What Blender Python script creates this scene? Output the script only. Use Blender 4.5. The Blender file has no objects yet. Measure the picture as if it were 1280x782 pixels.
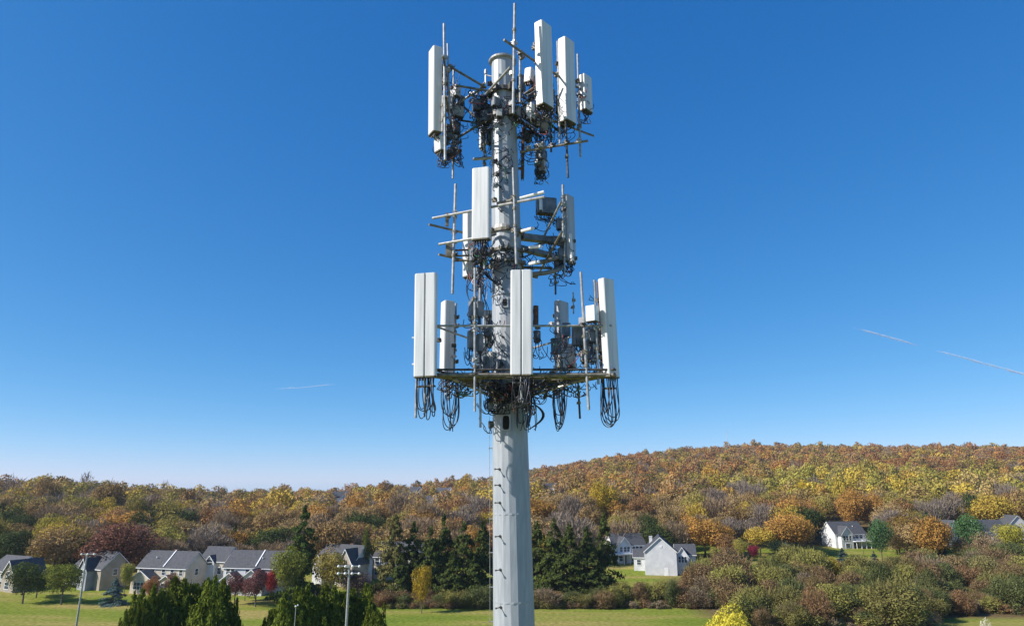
import bpy, math, random
import numpy as np
from mathutils import Vector, Matrix

sc = bpy.context.scene
COL = sc.collection
R = math.radians

# ------------------------------------------------------------------ camera
PITCH = R(13.8); F = 853.0; CAMZ = 25.0; CP, SP = math.cos(PITCH), math.sin(PITCH)
cam = bpy.data.cameras.new('camera'); co = bpy.data.objects.new('camera', cam); COL.objects.link(co)
co.location = (0, 0, CAMZ); co.rotation_euler = (R(90) + PITCH, 0, 0)
cam.sensor_width = 36.0; cam.lens = 36.0 * F / 1280; cam.clip_start = 0.5; cam.clip_end = 40000
sc.camera = co

def elev(y): return PITCH + math.atan((391 - y) / F)
def at(x, y, D):
    z = D * math.tan(elev(y))
    return Vector(((x - 640) / F * (D * CP + z * SP), D, CAMZ + z))
TD = 17.5
def P(x, y, dy=0.0): return at(x, y, TD + dy)

# ------------------------------------------------------------------ terrain
TX = np.array([-400, 0, 100, 250, 420, 500, 600, 665, 750, 850, 930, 1100, 1280, 1700], float)
TC = np.array([380, 380, 390, 450, 600, 700, 800, 900, 900, 900, 900, 900, 900, 900], float)
TZ = np.array([14, 13, 12, 5.5, 6.5, 9, 14, 26, 40, 52, 57, 57, 56, 56], float)
TM = np.array([10, 9, 8.5, 4.6, 4.2, 5, 6.0, 7, 7.5, 8, 8, 8, 8, 8], float)   # height at 300 m
def terrain(X, Y):
    X = np.asarray(X, float); Y = np.asarray(Y, float)
    px = 640 + 878 * X / np.maximum(Y, 60.0)
    c = np.interp(px, TX, TC); zc = np.interp(px, TX, TZ); zm = np.interp(px, TX, TM)
    z = np.interp(Y, [150, 165, 190, 206, 233], [0, .45, 2.0, 2.7, 3.8])
    z = z * np.clip(zm / 7.5, .55, 1.25)
    z233 = 3.8 * np.clip(zm / 7.5, .55, 1.25)
    t1 = np.clip((Y - 233) / 67, 0, 1); z = np.where(Y > 233, z233 + (zm - z233) * t1, z)
    t2 = np.clip((Y - 300) / np.maximum(c - 300, 1), 0, 1)
    z = np.where(Y > 300, zm + (zc - zm) * (t2 * .75 + .25 * t2 * t2 * (3 - 2 * t2)), z)
    z = np.where(Y > c, zc - .05 * (Y - c), z)
    amp = np.clip((Y - 240) / 150, 0, 1) * 1.3 * (Y < 2500)
    return z + amp * (np.sin(X * .031 + 1.3) * np.cos(Y * .027) + .6 * np.sin(X * .071 + Y * .05))
def ground(x, D):
    X = (x - 640) / F * D * .95; z = 0.0
    for _ in range(4):
        z = float(terrain(X, D)); X = (x - 640) / F * (D * CP + (z - CAMZ) * SP)
    return Vector((X, D, z))
def ztop(y, D): return CAMZ + D * math.tan(elev(y))
def px_of(X, D, z):
    d = D * CP + (z - CAMZ) * SP
    return 640 + F * X / d, 391 - F * ((z - CAMZ) * CP - D * SP) / d

# ------------------------------------------------------------------ materials
MATS = {}
def new_mat(name):
    m = bpy.data.materials.new(name); m.use_nodes = True
    nt = m.node_tree; b = nt.nodes['Principled BSDF']; MATS[name] = m
    return m, nt, b
def N(nt, t, **k):
    n = nt.nodes.new(t)
    for a, v in k.items():
        if a.startswith('i_'):
            n.inputs[a[2:].replace('_', ' ')].default_value = v
        else: setattr(n, a, v)
    return n
def setramp(r, stops):
    e = r.color_ramp.elements
    while len(e) > 1: e.remove(e[-1])
    e[0].position = stops[0][0]; e[0].color = (*stops[0][1], 1)
    for p, c in stops[1:]:
        q = e.new(p); q.color = (*c, 1)
def noisy(name, c1, c2, scale=6.0, rough=.6, metal=0.0, detail=6.0, bump=0.0, stretch=None, lo=.35, hi=.65, spec=None):
    m, nt, b = new_mat(name); L = nt.links
    tc = N(nt, 'ShaderNodeTexCoord'); mp = N(nt, 'ShaderNodeMapping')
    if stretch: mp.inputs['Scale'].default_value = stretch
    nz = N(nt, 'ShaderNodeTexNoise', i_Scale=scale, i_Detail=detail)
    rp = N(nt, 'ShaderNodeValToRGB'); setramp(rp, [(lo, c1), (hi, c2)])
    L.new(tc.outputs['Object'], mp.inputs[0]); L.new(mp.outputs[0], nz.inputs['Vector'])
    L.new(nz.outputs['Fac'], rp.inputs[0]); L.new(rp.outputs[0], b.inputs['Base Color'])
    b.inputs['Roughness'].default_value = rough; b.inputs['Metallic'].default_value = metal
    if spec is not None: b.inputs['Specular IOR Level'].default_value = spec
    if bump:
        bp = N(nt, 'ShaderNodeBump', i_Strength=bump, i_Distance=.05)
        L.new(nz.outputs['Fac'], bp.inputs['Height']); L.new(bp.outputs[0], b.inputs['Normal'])
    return m
noisy('pole_steel', (.28, .305, .335), (.39, .415, .445), 2.2, .5, .1, 8, stretch=(6, 6, .7), lo=.3, hi=.7)
noisy('galvanised', (.26, .26, .26), (.46, .46, .45), 9, .45, .35)
noisy('weathered_steel', (.10, .09, .075), (.25, .225, .18), 7, .6, .2)
noisy('radome_white', (.50, .50, .495), (.70, .70, .70), 1.2, .35, 0, 10, stretch=(9, 9, .5), lo=.25, hi=.58)
noisy('radome_grey', (.36, .37, .39), (.46, .47, .48), 1.6, .38, 0, 8, stretch=(5, 5, .6))
noisy('seam_grey', (.22, .22, .24), (.3, .3, .32), 5, .6)
noisy('end_cap', (.07, .06, .035), (.17, .14, .07), 14, .6)  # olive-brown carries the underside's shade and reflected light in its colour
noisy('dark_metal', (.03, .03, .035), (.11, .10, .09), 12, .5, .2)
noisy('cable_black', (.012, .014, .022), (.05, .05, .065), 6, .35)
noisy('radio_grey', (.34, .34, .35), (.50, .50, .50), 6, .5)
noisy('radio_dark', (.10, .12, .14), (.2, .22, .25), 6, .5)
noisy('rust', (.10, .05, .03), (.22, .11, .07), 12, .8)
noisy('opening_dark', (.004, .004, .004), (.01, .009, .008), 5, .9)  # near-black paint for the darkness inside the port openings
noisy('cable_red', (.25, .04, .04), (.35, .10, .10), 5, .5)
noisy('cable_blue', (.03, .08, .2), (.06, .13, .28), 5, .5)
noisy('cable_green', (.02, .14, .08), (.05, .2, .1), 5, .5)
noisy('bark', (.07, .055, .045), (.17, .14, .12), 4, .9, stretch=(3, 3, .5))
noisy('lamp_white', (.7, .72, .75), (.85, .85, .85), 4, .25)
noisy('glass', (.02, .03, .04), (.07, .09, .11), .8, .08)
noisy('white_trim', (.72, .72, .72), (.82, .82, .82), 2, .5)
noisy('concrete', (.38, .33, .27), (.52, .46, .38), 3, .85)
noisy('chimney_brick', (.20, .10, .07), (.32, .2, .15), 8, .9)

def siding(name, c1, c2, pitch=.2):
    m, nt, b = new_mat(name); L = nt.links
    tc = N(nt, 'ShaderNodeTexCoord'); sx = N(nt, 'ShaderNodeSeparateXYZ')
    L.new(tc.outputs['Object'], sx.inputs[0])
    mu = N(nt, 'ShaderNodeMath', operation='DIVIDE'); mu.inputs[1].default_value = pitch
    fr = N(nt, 'ShaderNodeMath', operation='FRACT')
    L.new(sx.outputs['Z'], mu.inputs[0]); L.new(mu.outputs[0], fr.inputs[0])
    nz = N(nt, 'ShaderNodeTexNoise', i_Scale=.7, i_Detail=8.0)
    L.new(tc.outputs['Object'], nz.inputs['Vector'])
    rp = N(nt, 'ShaderNodeValToRGB'); setramp(rp, [(.35, c1), (.65, c2)])
    L.new(nz.outputs['Fac'], rp.inputs[0]); L.new(rp.outputs[0], b.inputs['Base Color'])
    bp = N(nt, 'ShaderNodeBump', i_Strength=.6, i_Distance=.03)
    L.new(fr.outputs[0], bp.inputs['Height']); L.new(bp.outputs[0], b.inputs['Normal'])
    b.inputs['Roughness'].default_value = .6
    return m
siding('siding_white', (.58, .58, .60), (.70, .70, .70))
siding('siding_beige', (.50, .43, .34), (.62, .54, .44))
siding('siding_taupe', (.30, .26, .21), (.38, .33, .27))
siding('siding_grey', (.24, .26, .29), (.32, .34, .37))
siding('siding_stone', (.34, .29, .24), (.48, .42, .35))

def shingle(name, c1, c2):
    m, nt, b = new_mat(name); L = nt.links
    tc = N(nt, 'ShaderNodeTexCoord')
    br = N(nt, 'ShaderNodeTexNoise', i_Scale=2.5, i_Detail=10.0)
    w = N(nt, 'ShaderNodeTexWave', i_Scale=1.3, i_Distortion=.6); w.bands_direction = 'Z'
    L.new(tc.outputs['Object'], br.inputs['Vector']); L.new(tc.outputs['Object'], w.inputs['Vector'])
    rp = N(nt, 'ShaderNodeValToRGB'); setramp(rp, [(.3, c1), (.7, c2)])
    L.new(br.outputs['Fac'], rp.inputs[0]); L.new(rp.outputs[0], b.inputs['Base Color'])
    bp = N(nt, 'ShaderNodeBump', i_Strength=.5, i_Distance=.05)
    L.new(w.outputs['Fac'], bp.inputs['Height']); L.new(bp.outputs[0], b.inputs['Normal'])
    b.inputs['Roughness'].default_value = .85
shingle('roof_grey', (.045, .047, .055), (.085, .087, .095))
shingle('roof_dark', (.035, .036, .042), (.07, .071, .078))
shingle('roof_brown', (.07, .062, .058), (.12, .108, .10))

def leaf_mat(name, mode):
    """foliage: own colour of the tree (object colour or its attribute), each leaf clump a little different"""
    m, nt, b = new_mat(name); L = nt.links
    nt.nodes.remove(b); out = nt.nodes['Material Output']
    if mode == 'object':
        oi = N(nt, 'ShaderNodeObjectInfo'); src = oi.outputs['Color']
    else:
        a = N(nt, 'ShaderNodeAttribute', attribute_name='tint'); src = a.outputs['Color']
    g = N(nt, 'ShaderNodeNewGeometry'); 
    mr = N(nt, 'ShaderNodeMapRange'); mr.inputs['To Min'].default_value = .72; mr.inputs['To Max'].default_value = 1.28
    L.new(g.outputs['Random Per Island'], mr.inputs[0])
    tc = N(nt, 'ShaderNodeTexCoord'); nz = N(nt, 'ShaderNodeTexNoise', i_Scale=.35, i_Detail=3.0)
    L.new(tc.outputs['Object'], nz.inputs['Vector'])
    hs = N(nt, 'ShaderNodeHueSaturation')
    h = N(nt, 'ShaderNodeMapRange'); h.inputs['To Min'].default_value = .48; h.inputs['To Max'].default_value = .52
    L.new(nz.outputs['Fac'], h.inputs[0]); L.new(h.outputs[0], hs.inputs['Hue'])
    L.new(mr.outputs[0], hs.inputs['Value']); L.new(src, hs.inputs['Color'])
    d = N(nt, 'ShaderNodeBsdfDiffuse'); t = N(nt, 'ShaderNodeBsdfTranslucent')
    L.new(hs.outputs[0], d.inputs[0]); L.new(hs.outputs[0], t.inputs[0])
    mx = N(nt, 'ShaderNodeMixShader'); mx.inputs[0].default_value = .22
    L.new(d.outputs[0], mx.inputs[1]); L.new(t.outputs[0], mx.inputs[2]); L.new(mx.outputs[0], out.inputs[0])
leaf_mat('leaves', 'object'); leaf_mat('far_leaves', 'attr')

def ground_mat():
    m, nt, b = new_mat('ground'); L = nt.links
    tc = N(nt, 'ShaderNodeTexCoord'); sx = N(nt, 'ShaderNodeSeparateXYZ'); L.new(tc.outputs['Object'], sx.inputs[0])
    n1 = N(nt, 'ShaderNodeTexNoise', i_Scale=.05, i_Detail=6.0); n2 = N(nt, 'ShaderNodeTexNoise', i_Scale=1.3, i_Detail=6.0)
    mp = N(nt, 'ShaderNodeMapping'); mp.inputs['Scale'].default_value = (.5, 2.6, 1)
    L.new(tc.outputs['Object'], mp.inputs[0]); L.new(mp.outputs[0], n1.inputs['Vector']); L.new(tc.outputs['Object'], n2.inputs['Vector'])
    r1 = N(nt, 'ShaderNodeValToRGB'); setramp(r1, [(.28, (.12, .175, .024)), (.46, (.185, .215, .036)), (.64, (.30, .245, .08))])
    L.new(n1.outputs['Fac'], r1.inputs[0])
    r2 = N(nt, 'ShaderNodeValToRGB'); setramp(r2, [(.3, (.7, .7, .7)), (.7, (1.25, 1.25, 1.25))]); L.new(n2.outputs['Fac'], r2.inputs[0])
    mu = N(nt, 'ShaderNodeMix', data_type='RGBA', blend_type='MULTIPLY'); mu.inputs[0].default_value = 1
    L.new(r1.outputs[0], mu.inputs['A']); L.new(r2.outputs[0], mu.inputs['B'])
    # leaf litter under the woods
    r3 = N(nt, 'ShaderNodeValToRGB'); setramp(r3, [(.3, (.09, .06, .035)), (.5, (.15, .105, .055)), (.7, (.12, .11, .045))]); L.new(n2.outputs['Fac'], r3.inputs[0])
    ad = N(nt, 'ShaderNodeMath', operation='MULTIPLY_ADD'); ad.inputs[1].default_value = 60; L.new(n1.outputs['Fac'], ad.inputs[0]); L.new(sx.outputs['Y'], ad.inputs[2])
    mr = N(nt, 'ShaderNodeMapRange'); mr.inputs['From Min'].default_value = 262; mr.inputs['From Max'].default_value = 275
    L.new(ad.outputs[0], mr.inputs[0])
    # dry soil under the brush at the lawn corner
    mrx = N(nt, 'ShaderNodeMapRange'); mrx.inputs['From Min'].default_value = 34; mrx.inputs['From Max'].default_value = 40; L.new(sx.outputs['X'], mrx.inputs[0])
    mry = N(nt, 'ShaderNodeMapRange'); mry.inputs['From Min'].default_value = 176; mry.inputs['From Max'].default_value = 186; mry.inputs['To Min'].default_value = 1; mry.inputs['To Max'].default_value = 0; L.new(sx.outputs['Y'], mry.inputs[0])
    mrz = N(nt, 'ShaderNodeMapRange'); mrz.inputs['From Min'].default_value = 136; mrz.inputs['From Max'].default_value = 140; L.new(sx.outputs['Y'], mrz.inputs[0])
    m1 = N(nt, 'ShaderNodeMath', operation='MULTIPLY'); m2 = N(nt, 'ShaderNodeMath', operation='MULTIPLY'); L.new(mrx.outputs[0], m1.inputs[0]); L.new(mry.outputs[0], m1.inputs[1]); L.new(m1.outputs[0], m2.inputs[0]); L.new(mrz.outputs[0], m2.inputs[1])
    m3 = N(nt, 'ShaderNodeMath', operation='MAXIMUM'); L.new(m2.outputs[0], m3.inputs[0]); L.new(mr.outputs[0], m3.inputs[1])
    mx = N(nt, 'ShaderNodeMix', data_type='RGBA'); L.new(m3.outputs[0], mx.inputs[0]); L.new(mu.outputs['Result'], mx.inputs['A']); L.new(r3.outputs[0], mx.inputs['B'])
    L.new(mx.outputs['Result'], b.inputs['Base Color']); b.inputs['Roughness'].default_value = .95; b.inputs['Specular IOR Level'].default_value = .0
    bp = N(nt, 'ShaderNodeBump', i_Strength=.6, i_Distance=.2); L.new(n2.outputs['Fac'], bp.inputs['Height']); L.new(bp.outputs[0], b.inputs['Normal'])
ground_mat()

# ------------------------------------------------------------------ object helpers
WL = {}
def tag(o, label=None, cat=None, group=None, kind=None):
    if label: o['label'] = label
    if cat: o['category'] = cat
    if group: o['group'] = group
    if kind: o['kind'] = kind
    return o
def empty(name, loc, parent=None, rz=0.0):
    o = bpy.data.objects.new(name, None); COL.objects.link(o); o.empty_display_size = .3
    WL[o.name] = Vector(loc)
    if parent: o.parent = parent; o.location = Vector(loc) - WL[parent.name]
    else: o.location = loc
    o.rotation_euler.z = rz
    return o
class MB:
    def __init__(s): s.v = []; s.f = []; s.m = []; s.cur = 0
    def add(s, vs, fs):
        n = len(s.v); s.v += [Vector(v) for v in vs]
        for f in fs: s.f.append([n + i for i in f]); s.m.append(s.cur)
    def box(s, c, size, rot=None):
        c = Vector(c); x, y, z = [a / 2 for a in size]
        vs = [Vector(p) for p in ((-x,-y,-z),(x,-y,-z),(x,y,-z),(-x,y,-z),(-x,-y,z),(x,-y,z),(x,y,z),(-x,y,z))]
        if rot is not None: vs = [rot @ v for v in vs]
        s.add([c + v for v in vs], [(0,3,2,1),(4,5,6,7),(0,1,5,4),(1,2,6,5),(2,3,7,6),(3,0,4,7)])
    def tube(s, pts, r, n=8, cap=True):
        pts = [Vector(p) for p in pts]; k = len(pts)
        rr = r if isinstance(r, (list, tuple)) else [r] * k
        vs = []; ref = None
        for i, p in enumerate(pts):
            t = (pts[min(i + 1, k - 1)] - pts[max(i - 1, 0)])
            t = t.normalized() if t.length > 1e-9 else Vector((0, 0, 1))
            if ref is None: ref = Vector((1, 0, 0)) if abs(t.x) < .8 else Vector((0, 1, 0))
            u = t.cross(ref).normalized(); w = t.cross(u).normalized(); ref = u.cross(t)
            for j in range(n):
                a = 2 * math.pi * j / n; vs.append(p + (u * math.cos(a) + w * math.sin(a)) * rr[i])
        fs = []
        for i in range(k - 1):
            for j in range(n):
                a, b = i * n + j, i * n + (j + 1) % n; fs.append((a, b, b + n, a + n))
        if cap: fs.append(tuple(range(n - 1, -1, -1))); fs.append(tuple((k - 1) * n + j for j in range(n)))
        s.add(vs, fs)
    def prism(s, prof, base, top, r, nrm):
        """profile points (a along r, b along nrm) swept from base to top"""
        n = len(prof)
        vs = [base + r * a + nrm * b for a, b in prof] + [top + r * a + nrm * b for a, b in prof]
        fs = [(j, (j + 1) % n, n + (j + 1) % n, n + j) for j in range(n)]
        fs += [tuple(range(n - 1, -1, -1)), tuple(n + j for j in range(n))]
        s.add(vs, fs)
    def build(s, name, mats, parent=None, smooth=False, origin=None, local=False):
        me = bpy.data.meshes.new(name)
        if isinstance(mats, str): mats = [mats]
        if local: c = Vector((0, 0, 0))
        elif origin is not None: c = Vector(origin)
        else:
            xs = [v.x for v in s.v]; ys = [v.y for v in s.v]; zs = [v.z for v in s.v]
            c = Vector(((min(xs) + max(xs)) / 2, (min(ys) + max(ys)) / 2, (min(zs) + max(zs)) / 2 if parent else min(zs)))
        me.from_pydata([v - c for v in s.v], [], s.f)
        for m in mats: me.materials.append(MATS[m])
        if len(mats) > 1: me.polygons.foreach_set('material_index', s.m)
        if smooth: me.polygons.foreach_set('use_smooth', [True] * len(s.f))
        me.update()
        o = bpy.data.objects.new(name, me); COL.objects.link(o); WL[o.name] = c
        if parent: o.parent = parent; o.location = c - (WL[parent.name] if not local else Vector((0, 0, 0)))
        else: o.location = c
        return o

# ================================================================== the tower
rnd = random.Random(7)
zb, zt = ztop(782, TD), ztop(78, TD)
xb, xt = P(642.6, 782).x, P(628.5, 78).x
def axis(z): return Vector((xb + (xt - xb) * (z - zb) / (zt - zb), TD, z))
RZ = [(0, .70), (zb, .497), (ztop(560, TD), .448), (ztop(240, TD), .385), (zt, .325)]
def prad(z):
    for (a, ra), (b, rb) in zip(RZ, RZ[1:]):
        if z <= b: return ra + (rb - ra) * (z - a) / (b - a)
    return RZ[-1][1]
base = axis(0)
tower = empty('cell_tower', base)
tag(tower, 'tall pale grey monopole carrying three tiers of white antennas and cables', 'cell tower')
# shaft: 18-sided, with slip joints
b = MB(); NS = 18; ph = R(12.7)
levels = [0, 6, 12, 18.0, ztop(700, TD), ztop(560, TD), ztop(470, TD), ztop(335, TD), ztop(240, TD), ztop(150, TD), zt]
rows = []
for z in levels: rows.append((z, prad(z)))
vs = []
for z, r_ in rows:
    a0 = axis(z)
    for j in range(NS):
        a = ph + 2 * math.pi * j / NS
        vs.append(a0 + Vector((math.sin(a) * r_, -math.cos(a) * r_, 0)))
fs = []
for i in range(len(rows) - 1):
    for j in range(NS):
        q, w = i * NS + j, i * NS + (j + 1) % NS; fs.append((q, w, w + NS, q + NS))
fs.append(tuple(range((len(rows) - 1) * NS, len(rows) * NS)))
b.add(vs, fs); shaft = b.build('pole', 'pole_steel', tower)
def ring(z, r0, h, n=24, dr=0.0):
    m = MB(); c = axis(z); m.tube([c + Vector((0, 0, 0)), c + Vector((0, 0, h))], [r0, r0 + dr], n); return m
# flared rim cap
m = MB(); c = axis(zt)
m.tube([c + Vector((0, 0, -.04)), c + Vector((0, 0, -.02)), c + Vector((0, 0, .03)), c + Vector((0, 0, .05))], [.33, .40, .41, .30], 28)
m.build('cap', 'galvanised', shaft)
m = MB(); q = P(631, 73); m.tube([q, P(631, 65)], .008, 5); m.build('lightning_rod', 'dark_metal', shaft)
for y, h in ((235 + 55, .10), (500, .08), (505, .05), (372, .03)):
    m = ring(ztop(y, TD), prad(ztop(y, TD)) + .02, h); m.build('band', 'galvanised', shaft)

for yy in (640, 748):
    z = ztop(yy, TD); m = MB(); c = axis(z); c2 = axis(z - .04); m.tube([c2, c], [prad(z) * .999 + .006, prad(z) * .999 + .006], NS); m.build('weld_joint', 'pole_steel', shaft)
def on_pole(ang, z, off=0.0):
    r_ = prad(z) * math.cos(math.pi / NS) + off
    return axis(z) + Vector((math.sin(ang) * r_, -math.cos(ang) * r_, 0))
def port(x, y, w, h):
    z = ztop(y, TD - prad(ztop(y, TD)))
    c = axis(z); px0, _ = px_of(c.x, c.y, c.z)
    ang = math.asin(max(-.9, min(.9, (x - px0) / (F * prad(z) / (TD * CP + (z - CAMZ) * SP)))))
    o = on_pole(ang, z, .012); rot = Matrix.Rotation(ang, 3, 'Z')
    e = MB(); e.box(o, (w + .07, .05, h + .07), rot); f = e.build('port_rim', 'pole_steel', shaft)
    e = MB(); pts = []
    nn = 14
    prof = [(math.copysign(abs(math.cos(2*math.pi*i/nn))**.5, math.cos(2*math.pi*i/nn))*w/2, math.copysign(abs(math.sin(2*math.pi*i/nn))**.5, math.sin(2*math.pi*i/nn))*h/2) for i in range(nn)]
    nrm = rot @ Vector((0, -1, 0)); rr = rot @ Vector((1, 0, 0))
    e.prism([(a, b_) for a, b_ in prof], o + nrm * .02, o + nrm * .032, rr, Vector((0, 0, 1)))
    e.build('port_dark_plate', 'opening_dark', f)  # solid plate on the rim; the opening's shade is put into its black
port(631.5, 378, .11, .19); port(633, 528, .17, .34)
# step bolts, alternating on two faces
y = 586.0
for i, yy in enumerate((586, 606, 628, 670, 712, 759, 420, 455, 360, 326, 262, 232, 205, 168)):
    z = ztop(yy, TD - .45); o = on_pole(R(-38 if yy > 560 else -20), z); d = (o - axis(z)).normalized()
    m = MB(); m.tube([o, o + d * .17], .012, 6); m.tube([o + d * .17, o + d * .19], .024, 6); m.tube([o, o + d * .02], .035, 6)
    m.build('step_bolt', 'dark_metal', shaft)
for yy in (648, 690, 733, 776, 600, 560, 440, 340, 300, 250):
    z = ztop(yy, TD); o = on_pole(R(-88), z); d = (o - axis(z)).normalized()
    m = MB(); m.tube([o, o + d * .09], .012, 6); m.tube([o + d * .09, o + d * .105], .022, 6); m.build('step_bolt', 'galvanised', shaft)
m = MB(); pts = [on_pole(R(-92), z, .085) for z in np.linspace(5, ztop(520, TD), 12)]; m.tube(pts, .006, 5); m.build('safety_cable', 'galvanised', tower)

# ---- builders for the equipment
def frame_of(yaw, up):
    n = Vector((math.sin(yaw), -math.cos(yaw), 0)); n = (n - up * n.dot(up)).normalized(); r_ = up.cross(n) * -1
    return r_.normalized(), n
def pipe(p, q, r_=.03, mat='galvanised', name='pipe', parent=None, n=8):
    m = MB(); m.tube([p, q], r_, n); return m.build(name, mat, parent or tower)
def mast(xt_, yt_, xb_, yb_, dy=0.0, dyt=None, r_=.032, mat='galvanised', bands=True):
    p, q = P(xb_, yb_, dy), P(xt_, yt_, dy if dyt is None else dyt)
    m = MB(); m.tube([p, q], r_, 10); o = m.build('mast_pipe', mat, tower)
    d = (q - p); L = d.length
    for t in (rnd.uniform(.25, .4), rnd.uniform(.5, .75)):
        m = MB(); c = p + d * t; m.tube([c, c + d.normalized() * .07], r_ + .016, 10)
        m.box(c + d.normalized() * .03 + Vector((rnd.uniform(-.02, .02), .05, 0)), (.09, .12, .05)); m.build('clamp', 'weathered_steel', o)
    return o
def loops(pts_a, pts_b, drop, name='cable_loop', parent=None, r_=.012, seed=1, mat=('cable_black',), sway=.05):
    rg = random.Random(seed); m = MB()
    for i, (a, c) in enumerate(zip(pts_a, pts_b)):
        dd = drop * rg.uniform(.75, 1.05); m.cur = rg.randrange(len(mat)) if rg.random() < .25 else 0
        o1 = Vector((rg.uniform(-sway, sway), rg.uniform(-sway, sway), 0)); o2 = Vector((rg.uniform(-sway, sway), rg.uniform(-sway, sway), 0))
        pts = []
        K = 18
        for k in range(K + 1):
            t = k / K
            s_ = math.sin(math.pi * t) ** .55 if 0 < t < 1 else 0
            tt = .5 - .5 * math.cos(math.pi * t)
            p = Vector(a).lerp(Vector(c), tt); p.z -= dd * s_; p += (o1 * math.sin(math.pi * t) + o2 * math.sin(2 * math.pi * t))
            pts.append(p)
        m.tube(pts, r_, 5)
    return m.build(name, list(mat), parent or tower, smooth=True)
def panel(xt_, yt_, xb_, yb_, w, d, yaw, dy=0.0, dyt=None, mat='radome_white', twin=False, cap=True, loop=0, label=None, mast_off=None, cables=None):
    """a panel antenna: radome with its end cap, brackets and connectors as sub-parts"""
    p, q = P(xb_, yb_, dy), P(xt_, yt_, dy if dyt is None else dyt); up = (q - p).normalized(); yaw = R(yaw)
    r_, n = frame_of(yaw, up)
    a, b_ = w / 2, d / 2; c = min(.035, d * .3)
    prof = [(-a, -b_ + .01), (-a + .01, -b_), (a - .01, -b_), (a, -b_ + .01), (a, b_ - c), (a - c * .4, b_ - c * .3), (a - c * 1.2, b_)]
    if twin: prof += [(.03, b_), (.012, b_ - .025), (-.012, b_ - .025), (-.03, b_)]
    prof += [(-a + c * 1.2, b_), (-a + c * .4, b_ - c * .3), (-a, b_ - c)]
    m = MB(); L = (q - p).length
    m.prism(prof, p + up * .02, q - up * .015, r_, n)
    m.prism([(x_ * .94, y_ * .92) for x_, y_ in prof], q - up * .015, q, r_, n)
    o = m.build('panel_antenna', mat, tower)
    if label: o['label'] = label
    m = MB(); m.prism([(x_ * .985, y_ * .97) for x_, y_ in prof], p - up * .012, p + up * .02, r_, n); m.build('end_cap', 'end_cap', o)
    m = MB(); cons = []
    k = max(3, int(w / .07)); m.prism([(x_ * .9, y_ * .8) for x_, y_ in prof], p - up * .02, p - up * .008, r_, n)
    for i in range(k):
        for j in (-.25, .25):
            c_ = p + r_ * ((i + .5) / k - .5) * w * .85 + n * d * j; m.tube([c_ - up * .012, c_ - up * .075], .016, 6); cons.append(c_ - up * .07)
    m.build('connector', 'dark_metal', o)
    back = p - n * (d / 2)
    if twin:
        m = MB(); m.prism([(-.012, b_ - .024), (.012, b_ - .024), (.010, b_ - .020), (-.010, b_ - .020)], p + up * .03, q - up * .02, r_, n); m.build('seam', 'seam_grey', o)
    for t in (.18, .8):
        c_ = back + up * L * t; m = MB(); rot = Matrix((r_, n, up)).transposed()
        m.box(c_ - n * .04, (w * .45, .08, .07), rot); m.box(c_ - n * .11, (.07, .14, .05), rot); m.box(c_ - n * .17, (.14, .03, .10), rot)
        m.build('bracket', 'weathered_steel', o)
    if loop:
        mp = back - n * .18
        ends = [mp + r_ * rnd.uniform(-.06, .06) + up * rnd.uniform(0, .1) for _ in cons]
        sel = list(range(len(cons))); rnd.shuffle(sel); sel = sel[:cables or 8]
        loops([cons[i] for i in sel], [ends[i] for i in sel], loop, 'cable_loop', o, seed=int(xb_ * 7 + yb_), sway=.10)
        if loop > .6:
            m = MB(); m.box(p - n * d * .45 - up * loop * .22, (w * .8, d * .9, .035), Matrix((r_, n, up)).transposed()); m.build('cable_tie', 'dark_metal', o)
    return o
def radio(x, y, w, h, d, yaw, dy=0.0, mat='radio_grey', name='radio_unit', label=None, tails=3):
    c = P(x, y, dy); up = Vector((0, 0, 1)); r_, n = frame_of(R(yaw), up); rot = Matrix((r_, n, up)).transposed()
    m = MB(); m.prism([(-w/2, -d/2), (w/2, -d/2), (w/2, d*.32), (w*.42, d/2), (-w*.42, d/2), (-w/2, d*.32)], c - up * h / 2, c + up * h / 2, r_, n)
    k = max(4, int(w / .035))
    o = m.build(name, mat, tower)
    m = MB()
    for i in range(k):
        m.box(c + r_ * ((i + .5) / k - .5) * w * .9 - n * (d / 2 + .02), (.007, .045, h * .9), rot)
    m.build('cooling_fin', mat, o)
    m = MB()
    m.box(c - up * (h / 2 + .01), (w * .9, d * .8, .02), rot)
    for i in range(4): m.tube([c - up * (h / 2) + r_ * (i / 3 - .5) * w * .7, c - up * (h / 2 + .06) + r_ * (i / 3 - .5) * w * .7], .014, 6)
    m.build('connector', 'dark_metal', o)
    if tails:
        st = [c - up * (h / 2 + .05) + r_ * rnd.uniform(-.4, .4) * w for _ in range(tails)]
        en = [s_ + Vector((rnd.uniform(-.35, .35), rnd.uniform(-.1, .3), rnd.uniform(-.1, .35))) for s_ in st]
        loops(st, en, rnd.uniform(.12, .4), 'jumper_cable', o, r_=.010, seed=int(x * 3 + y), mat=('cable_black', 'cable_black', 'cable_blue', 'cable_red'))
    if label: o['label'] = label
    return o
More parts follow.
